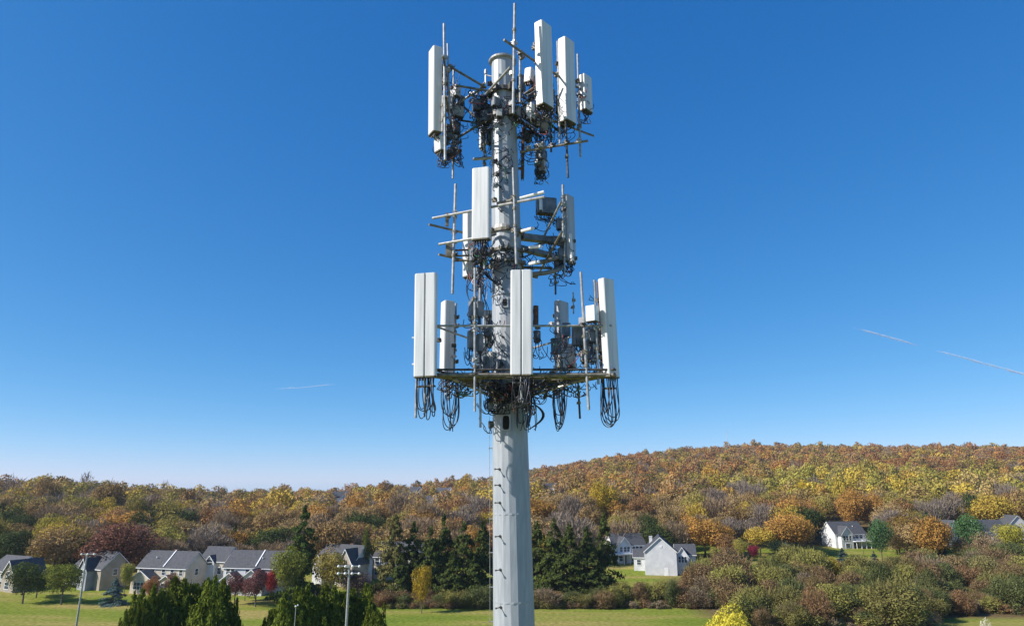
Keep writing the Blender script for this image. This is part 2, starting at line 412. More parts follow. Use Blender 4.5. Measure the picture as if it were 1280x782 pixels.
def tangle(x0, y0, x1, y1, n, dy0=-.3, dy1=.4, seed=3, droop=.18, r_=.010, hang=False):
    """a bundle of jumper cables run between fittings"""
    rg = random.Random(seed); A = []; B = []
    for _ in range(n):
        xa, ya = rg.uniform(x0, x1), rg.uniform(y0, y1)
        if hang: A.append(P(xa, y0 + rg.uniform(0, 6), rg.uniform(dy0, dy1))); B.append(P(xa + rg.uniform(-6, 6), y1 - rg.uniform(0, 12), rg.uniform(dy0, dy1)))
        else: A.append(P(xa, ya, rg.uniform(dy0, dy1))); B.append(P(min(max(xa + rg.uniform(-22, 22), x0), x1), min(max(ya + rg.uniform(-16, 20), y0), y1), rg.uniform(dy0, dy1)))
    return loops(A, B, droop, 'jumper_cable', r_=r_, seed=seed, mat=('cable_black', 'cable_black', 'cable_blue', 'cable_red', 'cable_green', 'galvanised'), sway=.08)
def fittings(spots, seed=1):
    """U-bolts, splice blocks and brackets where the pipes meet"""
    rg = random.Random(seed)
    for (x, y, dy) in spots:
        m = MB(); c = P(x, y, dy); rot = Matrix.Rotation(rg.uniform(-1, 1), 3, 'Z')
        m.box(c, (.13, .08, .10), rot); m.box(c + Vector((.02, -.02, .03)), (.05, .16, .03), rot)
        for s_ in (-1, 1): m.tube([c + rot @ Vector((s_ * .05, -.09, 0)), c + rot @ Vector((s_ * .05, .09, 0))], .010, 5)
        m.build('clamp', rg.choice(['weathered_steel', 'galvanised', 'dark_metal']), tower)

# ---------------------------------------------------- lower tier: triangular platform
z3 = ztop(468, TD - 1.35)
def H(x, dy, z): # screen column x, depth and height
    D = TD + dy; return Vector(((x - 640) / F * (D * CP + (z - CAMZ) * SP), D, z))
FL, FR, BK = H(541, -1.30, z3), H(764, -1.30, z3), H(640, 2.5, z3)
tri = [FL, FR, BK]; up = Vector((0, 0, 1)); ctr = axis(z3)
for i in range(3):
    a, c = tri[i], tri[(i + 1) % 3]; d = (c - a).normalized(); e = .12
    pipe(a - d * e, c + d * e, .045, 'weathered_steel', 'platform_rail')
    pipe(a - d * e + up * .13, c + d * e + up * .13, .028, 'dark_metal', 'platform_rail')
    zr = ztop(407, TD - 1.3) - z3
    pipe(a - d * .05 + up * zr, c + d * .05 + up * zr, .028, 'galvanised', 'handrail')
    # inner angle beam and lattice
    m = MB(); ai, ci = a.lerp(ctr, .20), c.lerp(ctr, .20)
    m.tube([ai - up * .03, ci - up * .03], .035, 4); m.build('platform_beam', 'weathered_steel', tower)
    m = MB(); K = 8
    for k in range(K):
        t = (k + .5) / K; m.tube([a.lerp(c, t) - up * .02, ai.lerp(ci, min(1, max(0, t + (.06 if k % 2 else -.06)))) - up * .02], .014, 4)
    m.build('platform_lattice', 'galvanised', tower)
    # grating walkway
    m = MB(); Kb = 16
    for k in range(Kb + 1):
        t = k / Kb; m.tube([a.lerp(c, t) + up * .05, ai.lerp(ci, t) + up * .05], .007, 4)
    for s_ in (.15, .3, .45, .6, .75): m.tube([a.lerp(ai, s_) + up * .05, c.lerp(ci, s_) + up * .05], .009, 4)
    m.build('grating', 'dark_metal', tower)
for v in tri:
    d = (v - ctr); d.z = 0; dn = d.normalized(); s_ = ctr + dn * (prad(z3) * .95)
    m = MB(); side = Vector((-dn.y, dn.x, 0)); rot = Matrix((side, dn, up)).transposed()
    for sg in (-1, 1):
        m.tube([s_ + side * .17 * sg - up * .02, v + side * .05 * sg - up * .02], .045, 6)
    m.build('support_arm', 'weathered_steel', tower)
    m = MB(); m.tube([s_ - up * .42, v.lerp(ctr, .25) - up * .06], .035, 8); m.build('brace', 'galvanised', tower)
for dz, dr in ((-.48, .07), (-.05, .09), (-.28, .045)):
    c = axis(z3 + dz); m = MB(); rr_ = prad(c.z) + dr; m.tube([c - up * .05, c + up * .05], rr_, 20)
    for k in range(6):
        a = k * math.pi / 3 + .3; m.box(c + Vector((math.sin(a), -math.cos(a), 0)) * (rr_ + .03), (.12, .1, .13), Matrix.Rotation(a, 3, 'Z'))
    m.build('collar', 'weathered_steel', tower)
# masts and panels
mast(525, 350, 519.5, 522, -1.30); mast(530.5, 345, 531.5, 516, -1.33)
panel(532.6, 342, 531.5, 471, .54, .16, -10, -1.52, twin=True, loop=.95, label='wide twin-ribbed white panel at the outer end of the lowest tier', cables=9)
m = MB()
for yy in (422, 455): m.tube([P(515, yy, -1.35), P(523, yy, -1.35)], .022, 6)
m.build('stub_bolt', 'lamp_white', tower)
panel(559.5, 377, 557.5, 467, .32, .28, -62, .25, mat='radome_white', loop=1.4, cables=9)
mast(570, 379, 567, 478, .4); mast(563, 380, 561, 500, .3, r_=.026)
mast(593.5, 335, 593.5, 514, -1.30, r_=.03); mast(600, 360, 600.5, 534, -1.05, r_=.03)
panel(652, 338, 652, 469, .53, .16, -5, -1.55, twin=True, loop=.75, label='wide twin-ribbed white panel standing before the pole on the lowest tier', cables=9)
mast(651, 345, 652, 500, -1.34)
panel(670, 382, 670, 405, .13, .10, 30, .2, mat='rust')
panel(609, 388, 610, 432, .26, .14, -160, 1.6, mat='radome_grey'); panel(602, 432, 603, 466, .30, .16, -30, .6, mat='radome_white')
mast(726.0, 340, 736, 512, -1.30, r_=.034); mast(716.5, 365, 717, 392, .2, r_=.02, mat='galvanised'); mast(722, 470, 725, 523, .1, mat='dark_metal', r_=.028)
panel(702, 377, 703, 460, .46, .18, 48, 1.2, mat='radome_grey', loop=1.65, cables=11); mast(694, 379, 695, 465, .9); mast(700, 400, 702, 465, .9, r_=.026)
panel(741, 408, 742, 452, .30, .14, 35, .3, mat='radome_grey'); panel(729, 398, 731, 452, .36, .16, 70, -.2, mat='radome_grey'); panel(714, 430, 715, 460, .2, .14, -20, .4, mat='radio_grey')
panel(757.5, 349, 765, 472, .40, .20, 42, -1.15, dyt=-1.25, mat='radome_white', loop=1.12, cables=13, label='white panel turned away at the outer corner of the lowest tier')
mast(743, 350, 748, 480, -1.2, mat='galvanised'); mast(747, 352, 753, 478, -1.0, mat='rust', r_=.026)
radio(740, 392, .28, .38, .2, -35, -1.4, 'lamp_white'); radio(742, 420, .25, .3, .16, 20, -1.1, 'radio_dark'); radio(751, 430, .16, .4, .16, 60, -1.0, 'radio_grey')
for (x, y, dy, w, h, mt) in ((590, 386, -1.1, .13, .38, 'radio_dark'), (599, 386, -1.1, .13, .38, 'radio_dark'), (589, 424, -1.1, .14, .42, 'radio_dark'), (600, 428, -1.1, .14, .42, 'radio_dark'), (610, 410, -.8, .2, .4, 'radio_dark'),
                            (614, 450, -.5, .22, .4, 'radio_grey'), (624, 448, -.2, .12, .5, 'radio_grey'), (605, 455, -.6, .2, .36, 'radio_dark'), (694, 432, .6, .22, .4, 'radio_dark'), (708, 412, .6, .22, .36, 'radio_dark'),
                            (722, 420, -.9, .26, .46, 'radio_dark'), (734, 437, -.9, .26, .46, 'radio_dark'), (671, 420, .3, .14, .3, 'radio_dark'), (712, 448, .3, .16, .36, 'radio_grey')):
    radio(x, y, w, h, .14, rnd.uniform(-60, 40), dy, mt)
tangle(585, 380, 616, 470, 26, -1.2, -.4, 11, .16); tangle(550, 462, 636, 484, 26, -1.2, .4, 12, .12); tangle(664, 462, 745, 484, 28, -1.2, .5, 13, .12)
tangle(688, 400, 752, 462, 22, -.9, .4, 14, .16); tangle(612, 478, 660, 500, 22, -.7, -.45, 15, .2); tangle(737, 355, 752, 470, 12, -1.2, -.9, 16, .12)
tangle(648, 476, 666, 540, 14, -.75, -.55, 17, .05, hang=True, r_=.011); tangle(606, 480, 628, 515, 10, -.6, -.45, 18, .1, hang=True)
tangle(610, 400, 632, 470, 16, -.7, -.45, 19, .12); tangle(664, 400, 676, 466, 8, -.5, 0, 20, .1)
loops([P(605 + i * 2, 500, -.6) for i in range(5)], [P(624 + i, 498, -.55) for i in range(5)], .30, r_=.013, seed=21)
loops([P(661 + i, 502 + i, -.45) for i in range(6)], [P(658 + i * .5, 534, -.45) for i in range(6)], -.02, r_=.012, seed=22, sway=.02)
m = MB()
for k in range(6):
    pts = [P(660 + 18 * math.sin(math.pi * t) + k * .5 * math.sin(math.pi * t), 500 + 37 * t, -.45 - .03 * k) for t in np.linspace(0, 1, 12)]; m.tube(pts, .012, 5)
m.build('cable_loop', 'cable_black', tower, smooth=True)
radio(612, 508, .10, .12, .1, -50, -.6, 'radio_dark', tails=4); radio(613, 530, .08, .16, .08, -60, -.5, 'dark_metal', tails=2)
fittings([(525, 409, -1.3), (548, 425, -.9), (570, 407, -.1), (567, 432, .2), (566, 446, .2), (593, 374, -1.28), (593, 397, -1.28), (593, 412, -1.28), (593, 450, -1.28), (593, 468, -1.28), (600, 470, -1.0), (652, 500, -1.3), (690, 405, -.6), (692, 425, .6),
          (728, 406, -1.3), (731, 440, -1.3), (745, 400, -1.15), (747, 420, -1.1), (750, 446, -1.1), (750, 466, -1.1), (672, 409, .2), (672, 425, .2), (690, 466, .2), (605, 410, -.7), (640, 505, -.6), (628, 498, -.55), (615, 492, -.6)], 5)

# ---------------------------------------------------- middle tier
z2 = CAMZ + 6.9
A2, B2, C2 = Vector((-2.15, 17.35, z2)), Vector((1.22, 15.72, z2)), Vector((.75, 19.4, z2))
pipe(A2, B2 - (B2 - A2) * .12, .036, 'galvanised', 'frame_rail'); pipe(A2 - up * .78 + (B2 - A2) * .06, A2.lerp(B2, .42) - up * .78, .036, 'galvanised', 'frame_rail')
pipe(A2 - up * .20 - (C2 - A2) * .03, C2 - up * .2, .034, 'weathered_steel', 'frame_rail'); pipe(A2 - up * 1.06 + (B2 - A2) * .06, C2 - up * 1.06, .034, 'weathered_steel', 'frame_rail')
pipe(B2 - up * .2 + (B2 - C2) * .0, C2 - up * .2, .034, 'galvanised', 'frame_rail'); pipe(B2 - up * 1.0, C2 - up * 1.0, .034, 'weathered_steel', 'frame_rail')
m = MB(); m.box(P(559, 274.5, -.2), (.09, .05, .38)); m.build('spacer_plate', 'weathered_steel', tower)
m = MB(); m.box(P(561, 313, -.2), (.16, .12, .34)); m.build('spacer_plate', 'weathered_steel', tower)
for y0, x0, x1, dy in ((313, 563, 592, -.1), (320, 564, 592, .0), (326, 566, 600, .1)):
    pipe(P(x0, y0, dy), P(x1, y0 - 1, dy), .028, 'rust' if y0 == 313 else 'weathered_steel', 'frame_rail')
# curved standoff ring and plate on the far side
for y0, ry, rx, cx, dy in ((330, 14, 44, 660, .5), (312, 18, 40, 664, .7)):
    m = MB(); pts = [P(cx + rx * math.sin(t), y0 - ry * math.cos(t) * .9, dy + .9 * math.cos(t)) for t in np.linspace(.25, math.pi * 1.0, 16)]
    m.tube(pts, .06, 6); m.build('ring_beam', 'weathered_steel', tower)
m = MB()
for (xa, ya, da, xb2, yb2, db, th) in ((652, 296, .2, 712, 303, .9, .16), (650, 310, .1, 690, 320, .4, .12)):
    p, q = P(xa, ya, da), P(xb2, yb2, db); dd = (q - p); L = dd.length; dn = dd.normalized(); sd = dn.cross(up).normalized(); rot = Matrix((dn, sd, dn.cross(sd) * -1)).transposed()
    m.box((p + q) / 2, (L, .22, th), rot)
m.build('support_arm', 'radio_dark', tower)
for y0 in (292, 316, 331):
    z = ztop(y0, TD); c = axis(z); m = MB(); rr_ = prad(z) + .05; m.tube([c - up * .04, c + up * .04], rr_, 20)
    for k in range(6):
        a = k * math.pi / 3 + .1; m.box(c + Vector((math.sin(a), -math.cos(a), 0)) * (rr_ + .03), (.1, .1, .1), Matrix.Rotation(a, 3, 'Z'))
    m.build('collar', 'weathered_steel', tower)
for (a, c) in ((P(622, 254, -.35), P(640, 250, -1.25)), (P(618, 293, -.4), P(600, 297, -.85)), (P(644, 297, -.3), P(648, 293, -1.2)), (P(640, 318, .0), P(690, 300, .6)), (P(616, 316, -.3), P(590, 312, -.4)), (P(648, 334, .2), P(690, 335, .4))):
    pipe(a, c, .04, 'weathered_steel', 'support_arm')
for (x0, y0, x1, y1) in ((688 - 38, 248, 680, 240), (652, 289, 667, 285), (662, 309, 676, 308), (662, 330, 674, 327)): pipe(P(x0, y0, -.9), P(x1, y1, -1.1), .045, 'lamp_white', 'pipe')
mast(569.5, 230, 565.5, 367, -.25, r_=.038); mast(641.5, 210, 645.5, 330, -1.28, r_=.034)
panel(602, 211, 601.5, 300, .47, .20, -14, -1.0, loop=.45, label='plain white panel before the middle tier rails', cables=10); mast(605.5, 160, 605, 236, .6, r_=.03); mast(606, 300, 605.5, 336, -.6, r_=.03)
panel(586, 267, 586, 347, .22, .30, -40, .3, mat='radome_white'); 
panel(711, 245, 713.5, 328, .38, .13, 50, .4, mat='radome_grey', loop=.3, cables=6, label='slim grey panel facing away on the middle tier'); panel(712, 292, 715, 327, .10, .1, -30, .25, mat='radome_white')
mast(703.5, 231, 704, 300, .1, r_=.034); mast(706, 270, 705.5, 345, .2, r_=.026); mast(694, 330, 694.5, 368, .2, r_=.026, mat='dark_metal')
radio(683, 258, .56, .46, .25, 12, .5, 'radio_dark', tails=7, label='wide dark radio box on the middle tier'); radio(676, 256, .07, .32, .1, -20, .2, 'lamp_white', tails=0)
for (x, y, dy, w, h, mt) in ((700, 280, .3, .2, .3, 'radio_dark'), (702, 318, .3, .2, .34, 'radio_dark'), (697, 330, .4, .2, .3, 'radio_dark'), (592, 318, -.5, .2, .32, 'radio_dark'), (603, 322, -.4, .24, .3, 'radio_grey'), (598, 342, -.3, .16, .3, 'radio_dark'), (691, 300, .6, .3, .2, 'radio_dark')):
    radio(x, y, w, h, .14, rnd.uniform(-60, 60), dy, mt, tails=4)
tangle(585, 302, 620, 360, 34, -.9, -.2, 31, .16); tangle(668, 270, 702, 284, 14, .3, .8, 32, .12); tangle(688, 305, 716, 352, 26, .1, .6, 33, .14); tangle(648, 300, 668, 335, 14, -.3, .2, 34, .1)
tangle(588, 345, 606, 400, 16, -1.1, -.8, 35, .1, hang=True); loops([P(604 + i * 2, 338, -.7) for i in range(4)], [P(620 + i * 2, 350 + i, -.45) for i in range(4)], .12, r_=.018, seed=36)
tangle(616, 205, 634, 245, 8, -.55, -.42, 37, .06); tangle(618, 310, 646, 345, 16, -.55, -.42, 38, .12)
fittings([(560, 270, -.3), (569, 266, -.28), (568, 290, -.2), (568, 302, -.2), (568, 318, -.2), (642, 247, -1.25), (643, 288, -1.2), (704, 256, .1), (704, 262, .1), (704, 300, .15), (700, 305, .15), (605, 296, -.7), (606, 312, -.6), (619, 232, -.5), (618, 250, -.5), (693, 320, .3), (713, 328, .3), (593, 346, -.3), (617, 330, -.4)], 6)

# ---------------------------------------------------- upper tier: T-frames on a collar
for y0 in (118, 150):
    z = ztop(y0, TD); c = axis(z); m = MB(); rr_ = prad(z) + .07; m.tube([c - up * .06, c + up * .06], rr_, 20)
    for k in range(6):
        a = k * math.pi / 3 + .5; m.box(c + Vector((math.sin(a), -math.cos(a), 0)) * (rr_ + .05), (.15, .14, .18), Matrix.Rotation(a, 3, 'Z'))
    m.build('collar', 'dark_metal', tower)
UP = [((630, 50, -1.9), (672, 79, -.9), 'weathered_steel', .032), ((672, 79, -.9), (736, 118, .9), 'weathered_steel', .032),
      ((638, 84, -1.3), (607, 118, -.3), 'galvanised', .036), ((560, 82, -.6), (608, 110, -.1), 'weathered_steel', .034), ((570, 107, -.2), (624, 116, -.1), 'weathered_steel', .032),
      ((569, 131, .3), (600, 112, .0), 'galvanised', .036), ((574, 129, .5), (608, 158, .1), 'weathered_steel', .034), ((606, 103, .1), (590, 128, .6), 'galvanised', .03),
      ((572, 150, .4), (606, 155, .2), 'dark_metal', .03), ((566, 176, .2), (612, 148, -.1), 'dark_metal', .036), ((554, 70, -1.2), (566, 150, .7), 'weathered_steel', .034), ((557, 120, -1.0), (568, 178, .6), 'weathered_steel', .034),
      ((650, 190, .0), (735, 176, -.5), 'weathered_steel', .034), ((652, 120, .1), (690, 150, .3), 'weathered_steel', .034), ((655, 118, -.2), (688, 96, -.4), 'weathered_steel', .032),
      ((648, 125, -.2), (700, 165, .4), 'dark_metal', .036), ((668, 142, -.5), (742, 170, .9), 'weathered_steel', .03), ((592, 199, .6), (618, 197, .3), 'galvanised', .045), ((650, 150, 0), (676, 172, .3), 'dark_metal', .04),
      ((610, 122, 0), (596, 142, 1.4), 'galvanised', .034), ((590, 135, 1.6), (655, 128, 1.6), 'dark_metal', .034)]
for p, q, mt, rr_ in UP: pipe(P(*p), P(*q), rr_, mt, 'frame_rail' if mt != 'dark_metal' else 'support_arm')
m = MB(); m.tube([P(607, 87, .2), P(607, 105, .2)], .022, 6); m.tube([P(607, 88, .2), P(607, 93, .2)], .045, 8); m.tube([P(607, 94, .2), P(616, 96, .1)], .02, 6); m.build('small_whip', 'galvanised', tower)
mast(643.5, 5, 641.5, 142, -1.55, r_=.038, mat='galvanised'); mast(671, 30, 673, 120, -.95, r_=.034); mast(697, 52, 700, 180, -.1, r_=.034); mast(722, 68, 725.5, 196, .5, r_=.032, mat='galvanised'); mast(707, 150, 710, 222, -.2, r_=.03, mat='dark_metal')
mast(650, 65, 650, 128, -.8, r_=.03); mast(688, 70, 689, 190, .2, r_=.03, mat='dark_metal')
panel(679, 31, 681.5, 134, .46, .26, 50, -1.0, dyt=-1.1, loop=.25, cables=5, label='tallest white panel high on the top tier beside the long whip')
panel(708, 51, 710.5, 154, .46, .26, 48, -.05, dyt=-.15, loop=.25, cables=5, label='second tall white panel on the top tier')
panel(732, 96, 733.5, 140, .40, .20, 48, .7, loop=.35, cables=5, label='short white panel at the outer end of the top tier')
panel(544, 62, 543.5, 168, .40, .26, -62, -.5, dyt=-.6, loop=.2, cables=5, label='tall white panel on the top tier facing the sun')
mast(555, 30, 556.5, 200, -.9, r_=.036); mast(559.5, 55, 562, 150, -.5, r_=.028); mast(567, 84, 566, 223, .3, r_=.03); mast(553.5, 120, 553, 165, -.7, r_=.03)
panel(549, 172, 550, 190, .28, .2, -45, -.4, mat='radome_white', loop=.35, cables=6); panel(568.5, 170, 568.5, 188, .16, .14, -30, .2, mat='radome_white', loop=.3, cables=5)
panel(662, 87, 661, 104, .24, .22, -30, -.2, mat='radome_white'); panel(663, 130, 663, 150, .2, .18, -30, -.2, mat='radome_white'); panel(675.5, 180, 676.5, 216, .30, .2, 150, 1.3, mat='radome_grey', loop=.25, cables=9)
panel(603, 163, 603, 186, .2, .12, -140, 1.3, mat='radome_white'); panel(654, 160, 653, 222, .14, .1, 90, 1.0, mat='rust', cap=False)
for (x, y, dy, w, h, mt) in ((551, 92, -.4, .2, .5, 'radio_dark'), (552, 135, -.4, .22, .6, 'radio_dark'), (569, 115, .2, .28, .34, 'radio_grey'), (573, 140, .3, .3, .32, 'radio_grey'), (561, 130, .0, .22, .4, 'radio_grey'), (570, 160, .4, .26, .36, 'radio_dark'), (560, 165, .1, .22, .4, 'radio_dark'),
                            (603, 130, .2, .24, .34, 'radio_dark'), (612, 140, .3, .26, .4, 'radio_dark'), (613, 172, .6, .2, .4, 'radio_dark'), (671, 105, -.1, .26, .34, 'radio_grey'), (675, 128, .0, .3, .4, 'radio_grey'), (668, 150, .1, .3, .4, 'radio_grey'), (680, 158, .2, .26, .36, 'radio_grey'),
                            (651, 105, .2, .2, .5, 'radio_dark'), (699, 130, .2, .18, .5, 'radio_dark'), (702, 150, .3, .2, .34, 'radio_grey'), (727, 122, .7, .22, .4, 'radio_grey'), (678, 194, 1.2, .3, .3, 'radio_dark'), (660, 170, .2, .22, .3, 'radio_dark'), (689, 120, .1, .16, .4, 'radio_dark')):
    radio(x, y, w, h, .16, rnd.uniform(-60, 60), dy, mt, tails=4)
tangle(545, 80, 575, 170, 38, -.6, .4, 41, .14); tangle(546, 172, 576, 204, 24, -.3, .3, 42, .18); tangle(592, 112, 624, 158, 34, -.3, .6, 43, .16); tangle(598, 158, 622, 190, 14, .2, .9, 44, .15)
tangle(648, 95, 692, 172, 60, -.6, .5, 45, .18); tangle(650, 165, 684, 200, 26, -.1, .6, 46, .16); tangle(692, 110, 716, 180, 22, -.1, .4, 47, .14); tangle(716, 105, 734, 160, 12, .3, .7, 48, .14)
tangle(668, 205, 684, 228, 14, .9, 1.3, 49, .12); tangle(618, 120, 648, 160, 26, -.5, -.35, 50, .12); tangle(616, 165, 640, 215, 16, -.5, -.4, 51, .08)
fittings([(643, 54, -1.5), (650, 66, -1.2), (652, 72, -1.1), (668, 60, -.95), (671, 77, -.9), (556, 72, -.9), (556, 100, -.8), (560, 88, -.6), (563, 84, -.5), (566, 110, .2), (556, 128, -.6), (566, 134, .3), (697, 80, -.1), (696, 94, -.1), (699, 100, 0), (699, 148, .1), (722, 102, .5), (724, 120, .5), (724, 158, .5), (603, 108, 0),
          (612, 105, -.2), (590, 118, .2), (600, 150, .2), (605, 160, .3), (606, 198, .5), (660, 185, -.1), (676, 182, -.2), (690, 182, -.3), (708, 178, -.4), (724, 176, -.5), (640, 92, -1.3), (648, 120, -.3), (680, 145, .2), (565, 195, .2), (619, 202, -.45), (621, 218, -.45)], 8)
for (x, y, dy, w, h, mt) in ((596, 132, .1, .22, .3, 'radio_dark'), (606, 146, .0, .24, .34, 'radio_dark'), (618, 128, -.45, .2, .26, 'radio_dark'), (599, 148, .5, .2, .3, 'dark_metal'), (645, 140, -.3, .2, .3, 'radio_dark'), (640, 128, -.45, .16, .22, 'radio_dark'), (656, 140, .0, .24, .3, 'radio_grey'),
                            (684, 140, .3, .2, .34, 'radio_dark'), (664, 118, .2, .2, .3, 'radio_dark'), (548, 120, .1, .18, .34, 'radio_grey'), (575, 126, .4, .18, .26, 'radio_dark'), (564, 190, .2, .16, .2, 'radio_dark'), (624, 142, -.45, .16, .2, 'radio_grey'), (708, 130, .4, .16, .4, 'radio_dark')):
    radio(x, y, w, h, .15, rnd.uniform(-70, 60), dy, mt, tails=5)
tangle(588, 112, 626, 160, 44, -.4, .5, 61, .14, r_=.014); tangle(630, 118, 690, 170, 40, -.5, .4, 62, .14, r_=.013); tangle(548, 100, 576, 190, 30, -.4, .4, 63, .12); tangle(546, 168, 572, 200, 20, -.3, .2, 64, .1)
tangle(555, 466, 720, 482, 60, -1.2, .6, 65, .10, r_=.011); tangle(600, 478, 690, 500, 50, -.9, .5, 66, .14); tangle(640, 470, 668, 520, 22, -1.4, -.6, 67, .08, hang=True); tangle(586, 395, 616, 465, 26, -1.1, -.4, 68, .1); tangle(690, 405, 745, 460, 22, -.9, .5, 69, .12)
tangle(592, 300, 645, 340, 30, -.7, -.3, 70, .12, r_=.012); tangle(612, 470, 632, 500, 16, -.8, -.5, 71, .1)
tangle(552, 468, 636, 492, 40, -1.1, .2, 72, .12, r_=.014); tangle(650, 470, 742, 492, 40, -1.1, .4, 73, .12, r_=.014); tangle(612, 476, 664, 512, 34, -.8, -.4, 74, .14, r_=.014)
# ================================================================== ground
ys = np.concatenate([np.linspace(-400, 100, 8), np.linspace(110, 320, 64), np.linspace(328, 1000, 85), np.linspace(1060, 2400, 18)])
us = np.linspace(-1.6, 1.6, 130)
V = []
for yv in ys:
    wd = max(abs(yv), 400.0)
    for u in us: V.append((u * wd, yv, 0))
V = np.array(V); V[:, 2] = terrain(V[:, 0], V[:, 1]); V[V[:, 1] < 100, 2] = 0
nx = len(us); fs = [(i * nx + j, i * nx + j + 1, (i + 1) * nx + j + 1, (i + 1) * nx + j) for i in range(len(ys) - 1) for j in range(nx - 1)]
me = bpy.data.meshes.new('ground'); me.from_pydata(V.tolist(), [], fs); me.materials.append(MATS['ground']); me.polygons.foreach_set('use_smooth', [True] * len(fs))
g = bpy.data.objects.new('ground', me); COL.objects.link(g); tag(g, kind='structure')

# ================================================================== vegetation
def cards(C, Nn, size, rg, elong=1.0, upish=0.0):
    """leaf clumps: small irregular quads centred at C facing Nn"""
    n = len(C); Nn = Nn / np.maximum(np.linalg.norm(Nn, axis=1, keepdims=True), 1e-6)
    t = rg.normal(size=(n, 3)); t[:, 2] += upish
    t -= Nn * (t * Nn).sum(1, keepdims=True); t /= np.maximum(np.linalg.norm(t, axis=1, keepdims=True), 1e-6)
    s = np.cross(Nn, t); sz = (size * rg.uniform(.6, 1.35, n))[:, None]
    a = sz * elong; w = sz * rg.uniform(.5, 1.0, (n, 1))
    q = np.stack([C - t * a * .5, C + s * w * .5 + t * a * .1, C + t * a * .6, C - s * w * .5 - t * a * .05], 1)
    return q
def mesh_from_quads(name, Q, extra=None, mats=('leaves', 'bark'), tint=None, smooth_extra=True):
    nq = len(Q); nv = nq * 4; v = Q.reshape(-1, 3); loops_ = np.arange(nv); counts = np.full(nq, 4); mi = np.zeros(nq, int)
    if extra is not None and len(extra.v):
        ev = np.array([list(p) for p in extra.v]); el = np.array([i for f in extra.f for i in f]) + nv
        ec = np.array([len(f) for f in extra.f]); v = np.vstack([v, ev]); loops_ = np.concatenate([loops_, el]); counts = np.concatenate([counts, ec]); mi = np.concatenate([mi, np.ones(len(ec), int)])
    me = bpy.data.meshes.new(name); me.vertices.add(len(v)); me.vertices.foreach_set('co', v.astype(np.float32).ravel())
    me.loops.add(len(loops_)); me.loops.foreach_set('vertex_index', loops_.astype(np.int32))
    me.polygons.add(len(counts)); st = np.concatenate([[0], np.cumsum(counts)[:-1]]); me.polygons.foreach_set('loop_start', st.astype(np.int32))
    for m_ in mats: me.materials.append(MATS[m_])
    me.polygons.foreach_set('material_index', mi.astype(np.int32))
    if tint is not None:
        at_ = me.attributes.new('tint', 'FLOAT_COLOR', 'FACE'); full = np.ones((len(counts), 4), np.float32); full[:nq, :3] = tint; at_.data.foreach_set('color', full.ravel())
    me.update(calc_edges=True)
    return me
def dirs(rg, n, zb_=0.0):
    d = rg.normal(size=(n, 3)); d[:, 2] += zb_; return d / np.linalg.norm(d, axis=1, keepdims=True)

# unit trees: total height 1, crown diameter about 1 (scaled per tree)
def broadleaf(seed, n, leaf, k=16, low=.22, round_=1.0, loose=.0):
    rg = np.random.default_rng(seed)
    cz = (1 + low) / 2; hz = (1 - low) / 2
    Cs = []; 
    for i in range(k):
        d = dirs(rg, 1, .15)[0]; rr = rg.uniform(.35, .72)
        Cs.append((d[0] * .5 * rr, d[1] * .5 * rr, cz + d[2] * hz * rr * round_, rg.uniform(.14, .23)))
    Cs.append((0, 0, cz, .26)); Cs = np.array(Cs); wts = Cs[:, 3] ** 2; wts /= wts.sum()
    idx = rg.choice(len(Cs), n, p=wts); d = dirs(rg, n, .25)
    rad = Cs[idx, 3][:, None] * (rg.uniform(.72, 1.06, (n, 1)) + loose * rg.normal(size=(n, 1)) * .3)
    pos = Cs[idx, :3] + d * rad * np.array([1, 1, hz / .5 * 1.15])
    pos[:, 2] = np.clip(pos[:, 2], low * .7, 1.02)
    nr = d + rg.normal(size=(n, 3)) * .42
    return cards(pos, nr, leaf, rg), Cs
def trunk_mb(seed, Cs, r0=.022, low=.3, rx=1.0):
    rg = random.Random(seed); m = MB()
    m.tube([(0, 0, -.03), (rg.uniform(-.01, .01), 0, low), (rg.uniform(-.03, .03), rg.uniform(-.03, .03), .75)], [r0, r0 * .75, r0 * .2], 6)
    for c in Cs[:7]:
        z0 = rg.uniform(low * .7, .5); m.tube([(0, 0, z0), (c[0] * .5, c[1] * .5, (z0 + c[2]) / 2 - .02), tuple(c[:3])], [r0 * .5, r0 * .3, r0 * .1], 4)
    return m
def bare(seed, n=1500, low=.2):
    rg = np.random.default_rng(seed); q, Cs = broadleaf(seed, n, .04, 14, low, 1.0, .6)
    C = q.mean(1); out = C - np.array([0, 0, .35]); out[:, 2] += .25
    out /= np.linalg.norm(out, axis=1, keepdims=True); out += rg.normal(size=out.shape) * .35; out /= np.linalg.norm(out, axis=1, keepdims=True)
    s = np.cross(out, rg.normal(size=out.shape)); s /= np.linalg.norm(s, axis=1, keepdims=True)
    L = rg.uniform(.05, .13, (n, 1)); w = rg.uniform(.004, .011, (n, 1))
    return np.stack([C - out * L * .5 - s * w, C - out * L * .5 + s * w, C + out * L * .5 + s * w * .3, C + out * L * .5 - s * w * .3], 1), Cs
